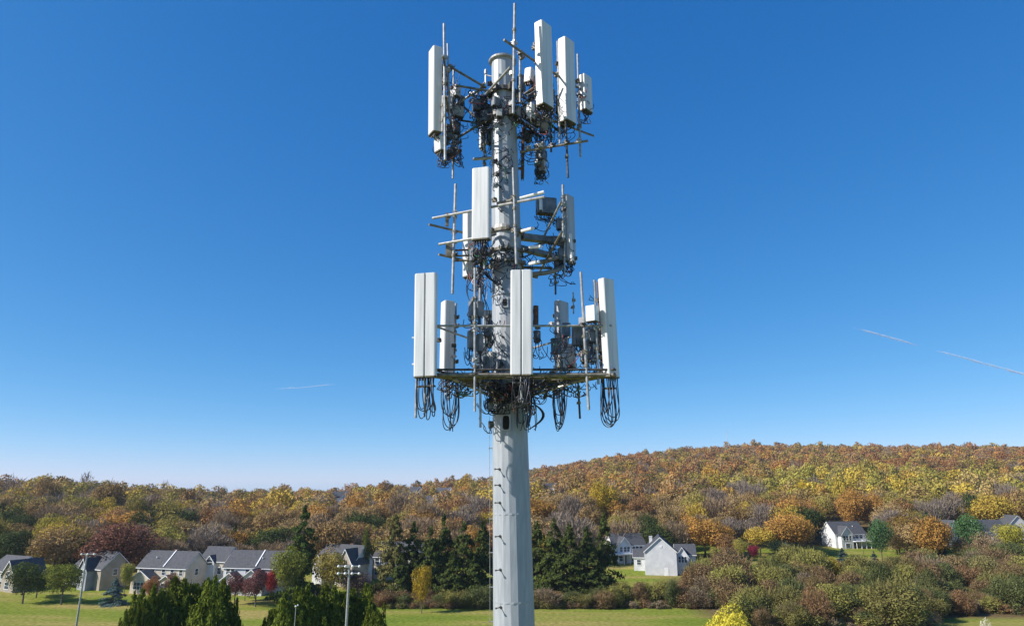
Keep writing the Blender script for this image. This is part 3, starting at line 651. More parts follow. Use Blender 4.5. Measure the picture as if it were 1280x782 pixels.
def conifer(seed, n, leaf, low=.06, droop=.35, gap=.5, narrow=1.0):
    rg = np.random.default_rng(seed); nb = 90
    zb2 = low + (1 - low) * rg.uniform(0, 1, nb) ** 1.25; az = rg.uniform(0, 2 * np.pi, nb); Lb = .5 * narrow * (1 - (zb2 - low) / (1 - low)) ** .85 * rg.uniform(.62, 1.1, nb) + .02
    w = Lb + .04; w /= w.sum(); i = rg.choice(nb, n, p=w); t = rg.uniform(.12, 1, n) ** .7
    spread = (.16 * (1 - t * .6) * Lb[i] * 1.6 + .012)
    x = np.cos(az[i]) * Lb[i] * t + rg.normal(size=n) * spread * .55; y = np.sin(az[i]) * Lb[i] * t + rg.normal(size=n) * spread * .55
    z = zb2[i] - droop * Lb[i] * t ** 1.5 * .6 + .05 * Lb[i] * (t > .85) - np.abs(rg.normal(size=n)) * .024
    top = rg.choice(n, max(6, n // 60)); x[top] *= .04; y[top] *= .04; z[top] = rg.uniform(.9, 1.0, len(top))
    nr = np.stack([np.cos(az[i]) * .6, np.sin(az[i]) * .6, np.full(n, .8)], 1) + rg.normal(size=(n, 3)) * .6
    return cards(np.stack([x, y, z], 1), nr, leaf, rg, 1.3), None
def dense_evergreen(seed, n, leaf):
    """tightly clipped cone of upright pointed sprays"""
    rg = np.random.default_rng(seed); k = 52
    zc = .03 + .88 * rg.uniform(0, 1, k) ** 1.1; az = rg.uniform(0, 2 * np.pi, k); rr = .46 * (1 - zc ** 1.7) ** .8 * rg.uniform(.75, 1.02, k)
    i = rg.integers(0, k, n); t = rg.uniform(0, 1, n)
    tipw = .10 * (1 - t * .88)
    base_r = rr[i]; x = np.cos(az[i]) * base_r * (1 + .16 * t) + rg.normal(size=n) * tipw * .6; y = np.sin(az[i]) * base_r * (1 + .16 * t) + rg.normal(size=n) * tipw * .6
    z = zc[i] + t * rg.uniform(.09, .22, k)[i] - .06
    fill = n // 4; zf = rg.uniform(.02, .93, fill); af = rg.uniform(0, 2 * np.pi, fill); rf = .40 * (1 - zf ** 1.7) ** .8
    x[:fill] = np.cos(af) * rf; y[:fill] = np.sin(af) * rf; z[:fill] = zf
    nr = np.stack([x, y, np.full(n, .15)], 1); nr /= np.linalg.norm(nr, axis=1, keepdims=True); nr += rg.normal(size=(n, 3)) * .75
    return cards(np.stack([x, y, z], 1), nr, leaf, rg, 1.6, 1.2), None
def shrub(seed, n, leaf):
    q, Cs = broadleaf(seed, n, leaf, 15, .02, 1.0, .55); q2, _ = bare(seed + 50, n // 4, .0); q2 = q2 * np.array([1.08, 1.08, 1.12]); return np.concatenate([q, q2]), Cs
def stem(r0=.016):
    m = MB(); m.tube([(0, 0, -.03), (0, 0, .5), (0, 0, .97)], [r0, r0 * .6, r0 * .12], 6); return m

PROTO = {}
for i in range(5):
    q, Cs = broadleaf(100 + i, 4600, .034, 15 + i, loose=.3); q = np.concatenate([q, bare(150 + i, 700)[0] * np.array([1.04, 1.04, 1.03])]); PROTO['autumn', i] = mesh_from_quads('crown', q, trunk_mb(i, Cs))
for i in range(3):
    q, Cs = bare(200 + i, 2600); PROTO['bare', i] = mesh_from_quads('crown', q, trunk_mb(i + 9, Cs, .018, .25))
for i in range(4):
    q, Cs = broadleaf(300 + i, 6500, .030, 20); c_ = mesh_from_quads('crown', q, None, ('leaves',)); t_ = trunk_mb(i, Cs, .022, .25)
    t_me = bpy.data.meshes.new('trunk'); t_me.from_pydata([tuple(v) for v in t_.v], [], t_.f); t_me.materials.append(MATS['bark']); PROTO['leafy', i] = (c_, t_me)
for i in range(4):
    q, _ = conifer(400 + i, 9000, .036, droop=.4, narrow=1.1); c_ = mesh_from_quads('crown', q, None, ('leaves',)); t_ = stem()
    t_me = bpy.data.meshes.new('trunk'); t_me.from_pydata([tuple(v) for v in t_.v], [], t_.f); t_me.materials.append(MATS['bark']); PROTO['conifer', i] = (c_, t_me)
for i in range(3):
    q, _ = dense_evergreen(500 + i, 22000, .021); c_ = mesh_from_quads('crown', q, None, ('leaves',)); t_ = stem()
    t_me = bpy.data.meshes.new('trunk'); t_me.from_pydata([tuple(v) for v in t_.v], [], t_.f); t_me.materials.append(MATS['bark']); PROTO['dense', i] = (c_, t_me)
for i in range(4):
    q, Cs = shrub(600 + i, 5600, .036); PROTO['shrub', i] = mesh_from_quads('shrub', q, trunk_mb(i, Cs, .014, .05))
for i in range(2):
    q, Cs = bare(700 + i, 3200, .0); PROTO['brush', i] = mesh_from_quads('shrub', q, trunk_mb(i, Cs, .014, .05))

def plant(name, kind, var, x, D, yt, wpx, color, label, cat, group=None, wz=None, sink=0.0):
    g_ = ground(x, D); h = max(ztop(yt, D) - g_.z, .6) if yt is not None else wz
    return plant_at(name, kind, var, g_ - up * sink, h + sink, wpx * D / F if yt is not None else wpx, color, label, cat, group)
prg = random.Random(99)
def plant_at(name, kind, var, loc, h, w, color, label, cat, group=None):
    me = PROTO[kind, var]; col = (*color, 1)
    if isinstance(me, tuple):
        o = bpy.data.objects.new(name, None); COL.objects.link(o)
        for nm, mm in (('crown', me[0]), ('trunk', me[1])):
            c_ = bpy.data.objects.new(nm, mm); COL.objects.link(c_); c_.parent = o; c_.color = col
    else:
        o = bpy.data.objects.new(name, me); COL.objects.link(o); o.color = col
    o.location = loc; o.scale = (w, w * prg.uniform(.9, 1.1), h); o.rotation_euler.z = prg.uniform(0, 6.28)
    tag(o, label, cat, group)
    return o

GRN = (.06, .10, .03); DKG = (.065, .085, .028); BLU = (.12, .18, .17); YEL = (.58, .42, .06); ORA = (.50, .255, .055); RUS = (.34, .17, .08); BRN = (.34, .22, .10)
OLV = (.34, .29, .07); MAU = (.25, .20, .175); MAR = (.15, .065, .06); LIM = (.36, .34, .07); TAN = (.39, .27, .13); RED = (.28, .035, .03)
LM = []   # landmark plants: kind, name, var, x, D, ytop, width px, colour, label
def lp(*a): LM.append(a)
lp('dense_f', 75, 158, 752, 46); 
FG = [(146, 748, 34), (160, 736, 50), (188, 728, 62), (220, 717, 64), (250, 724, 56), (272, 742, 34), (334, 750, 36), (352, 740, 50), (382, 732, 60), (415, 727, 60), (443, 735, 52), (462, 750, 34)]
FGL = ['small outer evergreen at the clump end by the blue spruce', 'dark pointed evergreen second in the near clump below the beige townhouses', 'broad dark evergreen in the near clump before the beige townhouses', 'tallest dark evergreen of the near clump below the townhouses', 'dark evergreen between the tallest one and the lawn gap', 'low narrow evergreen edging the lawn gap below the maroon shrubs',
       'low evergreen edging the lawn gap below the yellow-green tree', 'pointed evergreen beneath the tall pine, beside the lawn gap', 'broad evergreen in the near clump before the floodlight pole', 'tall evergreen directly behind the floodlight pole', 'evergreen just past the floodlight pole', 'low outer evergreen at the lawn edge past the floodlight pole']
LM = []
for i, (x, yt, w) in enumerate(FG):
    D = 76 + (i * 37 % 7) - 3
    plant('evergreen_tree', 'dense', i % 3, x, D, yt, w * 1.65, tuple(c * (.9 + .2 * ((i * 5) % 3) / 2) for c in (.115, .145, .022)), FGL[i], 'tree', 'dark evergreens close to the tower')
one = [
 ('pine_tree', 'conifer', 0, 374, 158, 632, 62, (.075, .11, .028), 'tallest dark pine rising between the white townhouses and the stone house', 'tree'),
 ('leafy_tree', 'leafy', 0, 76, 152, 700, 48, (.16, .18, .035), 'round yellow-green tree on the lawn edge before the taupe house', 'tree'),
 ('leafy_tree', 'leafy', 1, 28, 153, 702, 46, (.085, .11, .03), 'dark green tree on the lawn hiding the grey house', 'tree'),
 ('leafy_tree', 'leafy', 3, 45, 159, 716, 34, (.06, .085, .025), 'small dark green tree between the two lawn trees', 'tree'),
 ('spruce_tree', 'conifer', 1, 141, 152, 722, 30, BLU, 'small blue spruce on the lawn beside the taupe house', 'tree'),
 ('leafy_tree', 'leafy', 2, 355, 152, 683, 40, (.20, .21, .04), 'tall narrow yellow-green tree at the foot of the tall pine', 'tree'),
 ('leafy_tree', 'leafy', 0, 412, 152, 684, 48, (.27, .22, .06), 'yellow and tan tree before the stone house', 'tree'),
 ('leafy_tree', 'leafy', 1, 443, 153, 712, 40, (.17, .11, .09), 'low reddish brown tree beside the floodlight lamps', 'tree'),
 ('leafy_tree', 'leafy', 2, 293, 152, 716, 26, MAR, 'small maroon tree on the lawn before the white townhouses', 'tree'),
 ('leafy_tree', 'leafy', 3, 319, 150, 712, 36, (.16, .075, .07), 'wider maroon tree on the lawn before the white townhouses', 'tree'),
 ('leafy_tree', 'leafy', 1, 338, 160, 712, 22, RED, 'bright red tree peeping out beside the maroon tree', 'tree'),
 ('leafy_tree', 'leafy', 0, 306, 156, 720, 20, (.08, .1, .06), 'small grey-green tree between the maroon trees', 'tree'),
 ('leafy_tree', 'leafy', 2, 186, 150, 720, 20, (.30, .14, .05), 'small orange tree before the beige townhouse gable', 'tree'),
 ('leafy_tree', 'leafy', 3, 215, 152, 716, 24, (.20, .11, .06), 'rusty small tree beside the beige townhouse windows', 'tree'),
 ('leafy_tree', 'leafy', 0, 155, 163, 700, 16, LIM, 'slim lime-yellow tree in the gap between taupe and beige houses', 'tree'),
 ('leafy_tree', 'leafy', 1, 146, 176, 652, 92, (.19, .09, .06), 'great round russet tree behind the taupe house', 'tree'),
 ('leafy_tree', 'leafy', 2, 62, 200, 642, 50, (.30, .26, .05), 'yellow tree rising behind the taupe house roof', 'tree'),
 ('leafy_tree', 'leafy', 3, 172, 215, 640, 34, DKG, 'dark green round tree beside the great russet tree', 'tree'),
 ('spruce_tree', 'conifer', 2, 88, 195, 655, 30, DKG, 'dark spruce beside the great russet tree', 'tree'),
 ('spruce_tree', 'conifer', 3, 290, 205, 655, 26, DKG, 'dark little spruce behind the white townhouse roof', 'tree'),
 ('spruce_tree', 'conifer', 1, 322, 210, 662, 24, DKG, 'second little spruce behind the white townhouse roof', 'tree'),
 ('leafy_tree', 'leafy', 0, 410, 185, 645, 70, (.26, .17, .07), 'spreading golden brown tree behind the stone house', 'tree'),
 ('leafy_tree', 'leafy', 1, 527, 143, 706, 24, (.36, .25, .03), 'golden young tree before the spruce row', 'tree'),
 ('leafy_tree', 'leafy', 3, 455, 178, 660, 14, (.12, .14, .03), 'slim green tree between the stone house and the pale house', 'tree'),
 ('leafy_tree', 'leafy', 2, 915, 92, 757, 62, (.60, .52, .06), 'bright yellow treetop at the bottom edge before the brush', 'tree'),
 ('shrub', 'shrub', 0, 942, 212, 681, 15, (.26, .035, .06), 'crimson round shrub among the yards', 'shrub'),
 ('leafy_tree', 'leafy', 1, 895, 195, 683, 15, LIM, 'small lime tree beside the blue-shaded annex', 'tree'),
 ('leafy_tree', 'leafy', 2, 926, 205, 672, 18, OLV, 'olive tree beside the crimson shrub', 'tree'),
 ('spruce_tree', 'conifer', 0, 985, 198, 677, 20, BLU, 'pale blue spruce in the yard by the brush', 'tree'),
 ('leafy_tree', 'leafy', 2, 975, 212, 674, 44, (.03, .05, .03), 'wide dark tree behind the pale blue spruce', 'tree'),
 ('leafy_tree', 'leafy', 3, 985, 230, 650, 26, YEL, 'golden tree above the pale blue spruce', 'tree'),
 ('leafy_tree', 'leafy', 0, 1018, 192, 684, 30, (.28, .26, .05), 'yellow-green tree between the blue spruce and the deck house', 'tree'),
 ('spruce_tree', 'conifer', 1, 1054, 205, 684, 18, (.06, .10, .09), 'small blue-green spruce below the deck house', 'tree'),
 ('spruce_tree', 'conifer', 2, 1094, 196, 688, 14, (.06, .10, .09), 'tiny blue-green spruce at the yard corner by the deck house', 'tree'),
 ('leafy_tree', 'leafy', 1, 1103, 205, 648, 32, (.08, .15, .06), 'fresh green tree just beside the deck house', 'tree'),
 ('leafy_tree', 'leafy', 2, 1135, 212, 640, 50, (.20, .13, .035), 'bronze tree between the fresh green tree and the dark conifer', 'tree'),
 ('spruce_tree', 'conifer', 3, 1165, 214, 640, 38, (.045, .09, .04), 'dark green conifer beside the half hidden white gable', 'tree'),
 ('leafy_tree', 'leafy', 3, 1214, 210, 642, 42, (.08, .16, .055), 'bright green pine hiding the half hidden white gable', 'tree'),
 ('leafy_tree', 'leafy', 0, 1270, 205, 650, 36, (.36, .33, .05), 'yellow tree at the picture edge above the grey-roofed house', 'tree'),
 ('leafy_tree', 'leafy', 2, 1234, 206, 664, 34, (.33, .24, .14), 'pale brown tree standing before the grey-roofed house with dormer', 'tree'),
 ('leafy_tree', 'leafy', 3, 1206, 200, 672, 26, (.24, .17, .08), 'low brown tree at the foot of the bright green pine', 'tree'),
 ('leafy_tree', 'leafy', 1, 755, 260, 602, 34, (.42, .30, .04), 'large golden tree on the slope above the dark spruces', 'tree'),
 ('leafy_tree', 'leafy', 2, 1010, 330, 600, 26, (.46, .32, .03), 'bright golden tree high on the slope', 'tree'),
]
for nm, kd, vr, x, D, yt, w, c_, lb, ct in one: plant(nm, kd, vr, x, D, yt, w * 1.12, c_, lb, ct)
SPR = [(491, 158, 643, 38), (515, 160, 652, 40), (536, 157, 658, 36), (553, 160, 643, 40), (578, 157, 652, 42), (603, 161, 652, 40), (500, 154, 690, 30), (566, 155, 690, 34), (592, 155, 694, 30)]
SPL = ['bronzed tall pine at the end of the spruce row by the pale house', 'second dark spruce of the row, beside the bronzed pine', 'shorter dark spruce in the middle of the row', 'tallest dark spruce of the row above the golden young tree', 'dense spruce next to the tallest of the row', 'dark spruce closest to the steel pole on the floodlight side', 'short spruce at the foot of the bronzed pine', 'short spruce at the foot of the tallest spruce', 'short spruce in front of the one beside the pole']
for (x, D, yt, w), lb in zip(SPR, SPL):
    plant('spruce_tree', 'conifer', prg.randrange(4), x, D, yt, w * 1.5, (.15, .14, .05) if x == 491 else (.075, .098, .026), lb, 'tree', 'spruces in the row behind the lawn hedge')
SP2 = [(672, 160, 652, 40), (694, 158, 648, 40), (713, 156, 655, 40), (735, 160, 658, 42), (757, 164, 641, 34), (742, 156, 690, 44), (700, 155, 692, 36)]
SL2 = ['dark spruce closest to the steel pole on the white house side', 'second dark spruce past the steel pole', 'third dark spruce past the steel pole', 'broad dark spruce beside the pointed tallest one', 'pointed tallest spruce beside the white house porch', 'wide low spruce shading the lawn by the white house', 'low spruce at the foot of the second dark spruce']
for (x, D, yt, w), lb in zip(SP2, SL2):
    plant('spruce_tree', 'conifer', prg.randrange(4), x, D, yt, w * 1.55, (.075, .095, .026), lb, 'tree', 'dark spruces between the pole and the white houses')

# hedge line along the lawn
ORD = ['first', 'second', 'third', 'fourth', 'fifth', 'sixth', 'seventh', 'eighth', 'ninth', 'tenth', 'eleventh', 'twelfth']
def nth(i):
    if i < 12: return ORD[i]
    return f'{i + 1}th' if (i + 1) % 100 in (11, 12, 13) or (i + 1) % 10 not in (1, 2, 3) else f"{i + 1}{['st', 'nd', 'rd'][(i + 1) % 10 - 1]}"
hed = random.Random(5); cnt = {}
def uniq(label):
    cnt[label] = cnt.get(label, 0) + 1; return label + ', ' + nth(cnt[label] - 1) + ' from the left'
HC = [('olive', (.20, .18, .06)), ('brown', (.22, .15, .075)), ('yellow-green', (.27, .25, .07)), ('dull green', (.12, .135, .05)), ('russet', (.25, .15, .075)), ('grey-brown', (.25, .19, .12))]
x = 478.0
while x < 905:
    if 610 < x < 640: x += 14; continue
    nmx, c_ = hed.choice(HC); where = 'in the hedge below the spruce row' if x < 625 else ('in the hedge below the dark spruces' if x < 770 else 'in the hedge below the white houses')
    D = hed.uniform(148, 153); w = hed.uniform(20, 34)
    plant('shrub', 'brush' if nmx == 'grey-brown' else 'shrub', hed.randrange(2 if nmx == 'grey-brown' else 4), x, D, hed.uniform(732, 742) - (8 if 770 < x < 860 else 0), w * 1.2, c_, uniq(nmx + ' shrub ' + where), 'shrub', 'hedge shrubs along the lawn', sink=.3)
    x += hed.uniform(8, 13)
# brush mass on the near slope at the right
spots = []
for i in range(255):
    x = hed.uniform(860, 1310); t = hed.random(); D = 128 + 62 * t
    if x > 1180 and D < 139: continue
    if x < 905 and D < 150: continue
    if (835 < x < 905 and D > 172) or (1030 < x < 1100 and D > 182): continue
    spots.append((x, D))
spots.sort(key=lambda s_: s_[0])
for x, D in spots:
    nmx, c_ = hed.choice(HC + HC[:4] + HC[2:3]); row = 'high in' if D > 168 else ('midway down' if D > 146 else 'low in')
    tall = hed.choice((2.4, 3.2, 4, 5, 6.4)) * hed.uniform(.8, 1.25); isb = nmx == 'grey-brown'
    plant('shrub', 'brush' if isb else 'shrub', hed.randrange(2 if isb else 4), x, D, None, tall * hed.uniform(1.0, 1.5), c_, uniq(nmx + ' bush ' + row + ' the brush below the deck house'), 'shrub', 'bushes of the brush at the lawn corner', wz=tall, sink=.3)

ACC = [(905, 160, 5.5, (.33, .30, .06), 'yellowing young tree rising from the brush just above the bright yellow treetop'), (930, 172, 6.5, (.30, .24, .08), 'tan-gold young tree in the brush under the crimson shrub'), (1000, 166, 7, (.24, .17, .07), 'brown-gold young tree in the brush under the pale blue spruce'),
 (1040, 172, 7, (.40, .31, .05), 'golden young tree in the brush below the deck house lawn'), (1068, 160, 6, (.34, .27, .06), 'second golden young tree in the brush below the deck house'), (1108, 152, 9, (.085, .10, .035), 'dark green tree, tallest in the middle of the brush'), (1140, 168, 8, (.20, .16, .06), 'olive-brown tree in the brush below the bronze tree'),
 (1165, 148, 8, (.10, .11, .04), 'dark tree in the brush behind the corner lawn'), (1195, 172, 8, (.26, .19, .09), 'tan tree in the brush below the bright green pine'), (1235, 165, 8.5, (.24, .21, .08), 'olive tree in the brush by the corner lawn'), (1268, 160, 8, (.21, .15, .07), 'brown tree in the brush at the picture edge'),
 (985, 142, 5.5, (.17, .16, .06), 'olive tree low in the brush by the bottom edge'), (1020, 150, 7, (.19, .14, .06), 'dark brown tree in the heart of the brush'), (1085, 140, 5.5, (.13, .14, .05), 'dull green tree low in the brush by the bottom edge'), (870, 166, 5, (.27, .2, .08), 'tan young tree in the brush beside the annex'), (855, 158, 4.5, (.26, .17, .08), 'russet young tree below the annex')]
for i, (x, D, hh, c_, lb) in enumerate(ACC): plant_at('leafy_tree', 'leafy', i % 4, ground(x, D) - up * .5, hh, hh * hed.uniform(.75, 1.1), c_, lb, 'tree', None)
# low scrub between the bushes and along the hedge foot
sproto = [shrub(900 + i, 700, .075)[0] for i in range(5)] + [bare(910 + i, 500, .0)[0] for i in range(2)]
Qs = []; Ts = []; ur = random.Random(77)
for i in range(1500):
    if i < 1050:
        x = ur.uniform(872, 1330); D = ur.uniform(128, 182)
        if (x > 1170 and D < 141) or (x < 905 and D < 150) or (835 < x < 905 and D > 172): continue
        hh = ur.uniform(.9, 2.8)
    else:
        x = ur.uniform(470, 905); D = ur.uniform(147.5, 154); hh = ur.uniform(.6, 1.9)
    g_ = ground(x, D); k = ur.randrange(7); q = sproto[k]; a = ur.uniform(0, 6.28); ca, sa = math.cos(a), math.sin(a)
    ww = hh * ur.uniform(1.2, 2.2); q = (q @ np.array([[ca, sa, 0], [-sa, ca, 0], [0, 0, 1]])) * np.array([ww, ww, hh]) + np.array([g_.x, g_.y, g_.z - .15])
    c_ = np.array((.25, .19, .12) if k > 4 else ur.choice(HC)[1]) * ur.uniform(.85, 1.2); Qs.append(q); Ts.append(np.repeat(c_[None], len(q), 0))
me = mesh_from_quads('undergrowth', np.concatenate(Qs), None, ('far_leaves',), np.concatenate(Ts))
uo = bpy.data.objects.new('undergrowth', me); COL.objects.link(uo); tag(uo, 'tangled dry scrub filling the ground between bushes', 'undergrowth', kind='stuff')

# woods: the nearer trees one by one, the far mass as one object
wr = random.Random(21)
PAL = {'yellow': YEL, 'orange': ORA, 'russet': RUS, 'brown': BRN, 'olive': OLV, 'tan': TAN, 'dark green': DKG, 'lime': LIM, 'rust-red': (.38, .165, .06)}
def pick(px, D, q):
    if px < 230: w = {'brown': 3, 'olive': 3.5, 'tan': 2, 'yellow': 3, 'orange': 1.3, 'dark green': 1.6, 'russet': 1.5, 'lime': 1}
    elif px < 480: w = {'orange': 4, 'yellow': 3, 'brown': 3, 'tan': 3, 'russet': 2, 'olive': 2, 'dark green': .6, 'lime': 1}
    elif px < 660: w = {'brown': 4, 'tan': 3, 'yellow': 2, 'orange': 2, 'olive': 3, 'russet': 2, 'dark green': .8}
    elif D > 440 + 60 * math.sin(px * .013): w = {'rust-red': 4.5, 'brown': 3.5, 'olive': 4.2, 'orange': 2.6, 'tan': 1.6, 'russet': 2, 'yellow': .8, 'dark green': .6}
    elif px > 840 and D > 290: w = {'yellow': 4, 'lime': 3.5, 'olive': 4, 'tan': 2, 'orange': 1, 'brown': 1.5, 'dark green': .4}
    else: w = {'olive': 3, 'yellow': 2.4, 'orange': 2.4, 'brown': 3, 'tan': 3, 'russet': 1.5, 'dark green': .6}
    # patches of one kind
    k = list(w); ph2 = math.sin(px * .03 + D * .021) + math.sin(px * .011 - D * .034 + 2)
    ww = [w[c] * (1 + .9 * math.sin(ph2 * 2 + i * 1.7)) for i, c in enumerate(k)]
    return q.choices(k, [max(v, .05) for v in ww])[0]
LMK = [(20, 'the half hidden house'), (113, 'the taupe house'), (205, 'the beige townhouses'), (312, 'the white townhouses'), (375, 'the tall pine'), (425, 'the stone house'), (478, 'the pale house'), (560, 'the spruce row'), (640, 'the steel pole'), (715, 'the dark spruces'), (820, 'the white gabled house'), (942, 'the crimson shrub'), (990, 'the pale blue spruce'), (1065, 'the deck house'), (1135, 'the bronze tree'), (1214, 'the bright green pine'), (1275, 'the grey-roofed house')]
def near_lm(px): return min(LMK, key=lambda l: abs(l[0] - px))[1]
FARH = ((424, 500), (556, 540), (541, 490), (520, 600), (690, 520))
CLEAR = [(60, 520, 0, 186), (750, 890, 0, 208), (1008, 1108, 0, 268), (1165, 1300, 0, 262), (905, 1100, 0, 205)]
cand = []
D = 188.0
while D < 1000:
    stp = 8.4 if D < 330 else (8.6 if D < 600 else 9.6)
    half = 1.25 * D * 1.0; n = int(2 * half / stp)
    for i in range(n):
        X = -half + (i + wr.random()) * stp; Y = D + wr.uniform(-.5, .5) * stp
        px = 640 + 878 * X / Y
        if px < -420 or px > 1640: continue
        crest = float(np.interp(px, TX, TC))
        if Y > crest + 25: continue
        if Y < 196 and px > 520: continue
        if any(a < px < b_ and c0 < Y < d0 for a, b_, c0, d0 in CLEAR): continue
        if any(abs(px - a) < 12 and b_ - 210 < Y < b_ + 14 for a, b_ in FARH): continue
        cand.append((Y, X, px))
    D += stp
cand.sort()
far = []; near_trees = []; na = nb_ = 0
for Y, X, px in cand:
    z = float(terrain(X, Y)); isbare = wr.random() < (.26 if Y < 380 else .07) * (1.5 if (500 < px < 700 or 860 < px < 960 or 180 < px < 300) else .8)
    h = wr.uniform(8.5, 16) if Y < 500 else wr.uniform(9, 15)
    w = h * wr.uniform(.7, 1.05)
    if wr.random() < .07: h *= 1.3; w *= .9
    if 230 < px < 520: h *= .88
    if Y < 235: h *= .85
    # skip trees hidden entirely in the rows behind on level ground
    if -25 < px < 1305 and ((na < 270 and not isbare and Y < 330) or (nb_ < 130 and isbare and Y < 330)):
        if wr.random() < .12: continue
        near_trees.append((px, Y, X, z, h, w, isbare))
        if isbare: nb_ += 1
        else: na += 1
    else: far.append((X, Y, z, h, w, px, isbare))
near_trees.sort()
for px, Y, X, z, h, w, isb in near_trees:
    row = 'just behind' if Y < 225 else ('well behind' if Y < 265 else 'on the slope behind')
    if isb:
        cn = 'grey' if wr.random() < .6 else 'pale brown'; c_ = (.25, .20, .155) if cn == 'grey' else (.28, .20, .12)
        plant_at('bare_tree', 'bare', wr.randrange(3), (X, Y, z - .2), h, w * 1.1, c_, uniq(f'{cn} leafless tree {row} {near_lm(px)}'), 'tree', 'leafless trees in the woods')
    else:
        cn = pick(px, Y, wr); j = wr.uniform(.75, 1.05); mn = (.36, .26, .09); c_ = tuple((v * .72 + a_ * .28) * j for v, a_ in zip(PAL[cn], mn)) if cn != 'dark green' else PAL[cn]
        plant_at('autumn_tree', 'autumn', wr.randrange(5), (X, Y, z - .2), h, w * 1.15, c_, uniq(f'{cn} tree {row} {near_lm(px)}'), 'tree', 'autumn trees in the woods')
# far woods in one mesh
protos = []
for i in range(8): protos.append(broadleaf(800 + i, 700, .066, 12)[0])
protos_far = [broadleaf(820 + i, 330, .092, 8)[0] for i in range(8)]
bproto = [bare(840 + i, 260)[0] for i in range(4)]
Qs = []; Ts = []; nrg = np.random.default_rng(4)
for X, Y, z, h, w, px, isb in far:
    if isb:
        q = bproto[wr.randrange(4)].copy(); c_ = np.array((.24, .19, .14)); mid = q.mean(1, keepdims=True); q = mid + (q - mid) * np.array([1.6, 1.6, 1.2])
    else:
        q = (protos if Y < 560 else protos_far)[wr.randrange(8)].copy(); c_ = np.array(PAL[pick(px, Y, wr)])
        mean = np.array((.37, .215, .075) if Y > 470 else ((.42, .33, .075) if px > 880 else (.40, .27, .09))); c_ = (c_ * .6 + mean * .4) * wr.uniform(.7, 1.15)
    a = wr.uniform(0, 6.28); ca, sa = math.cos(a), math.sin(a); rt = np.array([[ca, sa, 0], [-sa, ca, 0], [0, 0, 1]])
    q = (q @ rt) * np.array([w * 1.15, w * 1.15, h]) + np.array([X, Y, z]); Qs.append(q); Ts.append(np.repeat(c_[None], len(q), 0))
Q = np.concatenate(Qs); T = np.concatenate(Ts)
me = mesh_from_quads('forest', Q, None, ('far_leaves',), T)
fo = bpy.data.objects.new('forest', me); COL.objects.link(fo); tag(fo, 'distant autumn woods covering the hillside to its crest', 'forest', kind='stuff')
print('near trees', na, nb_, 'far', len(far), 'quads', len(Q))

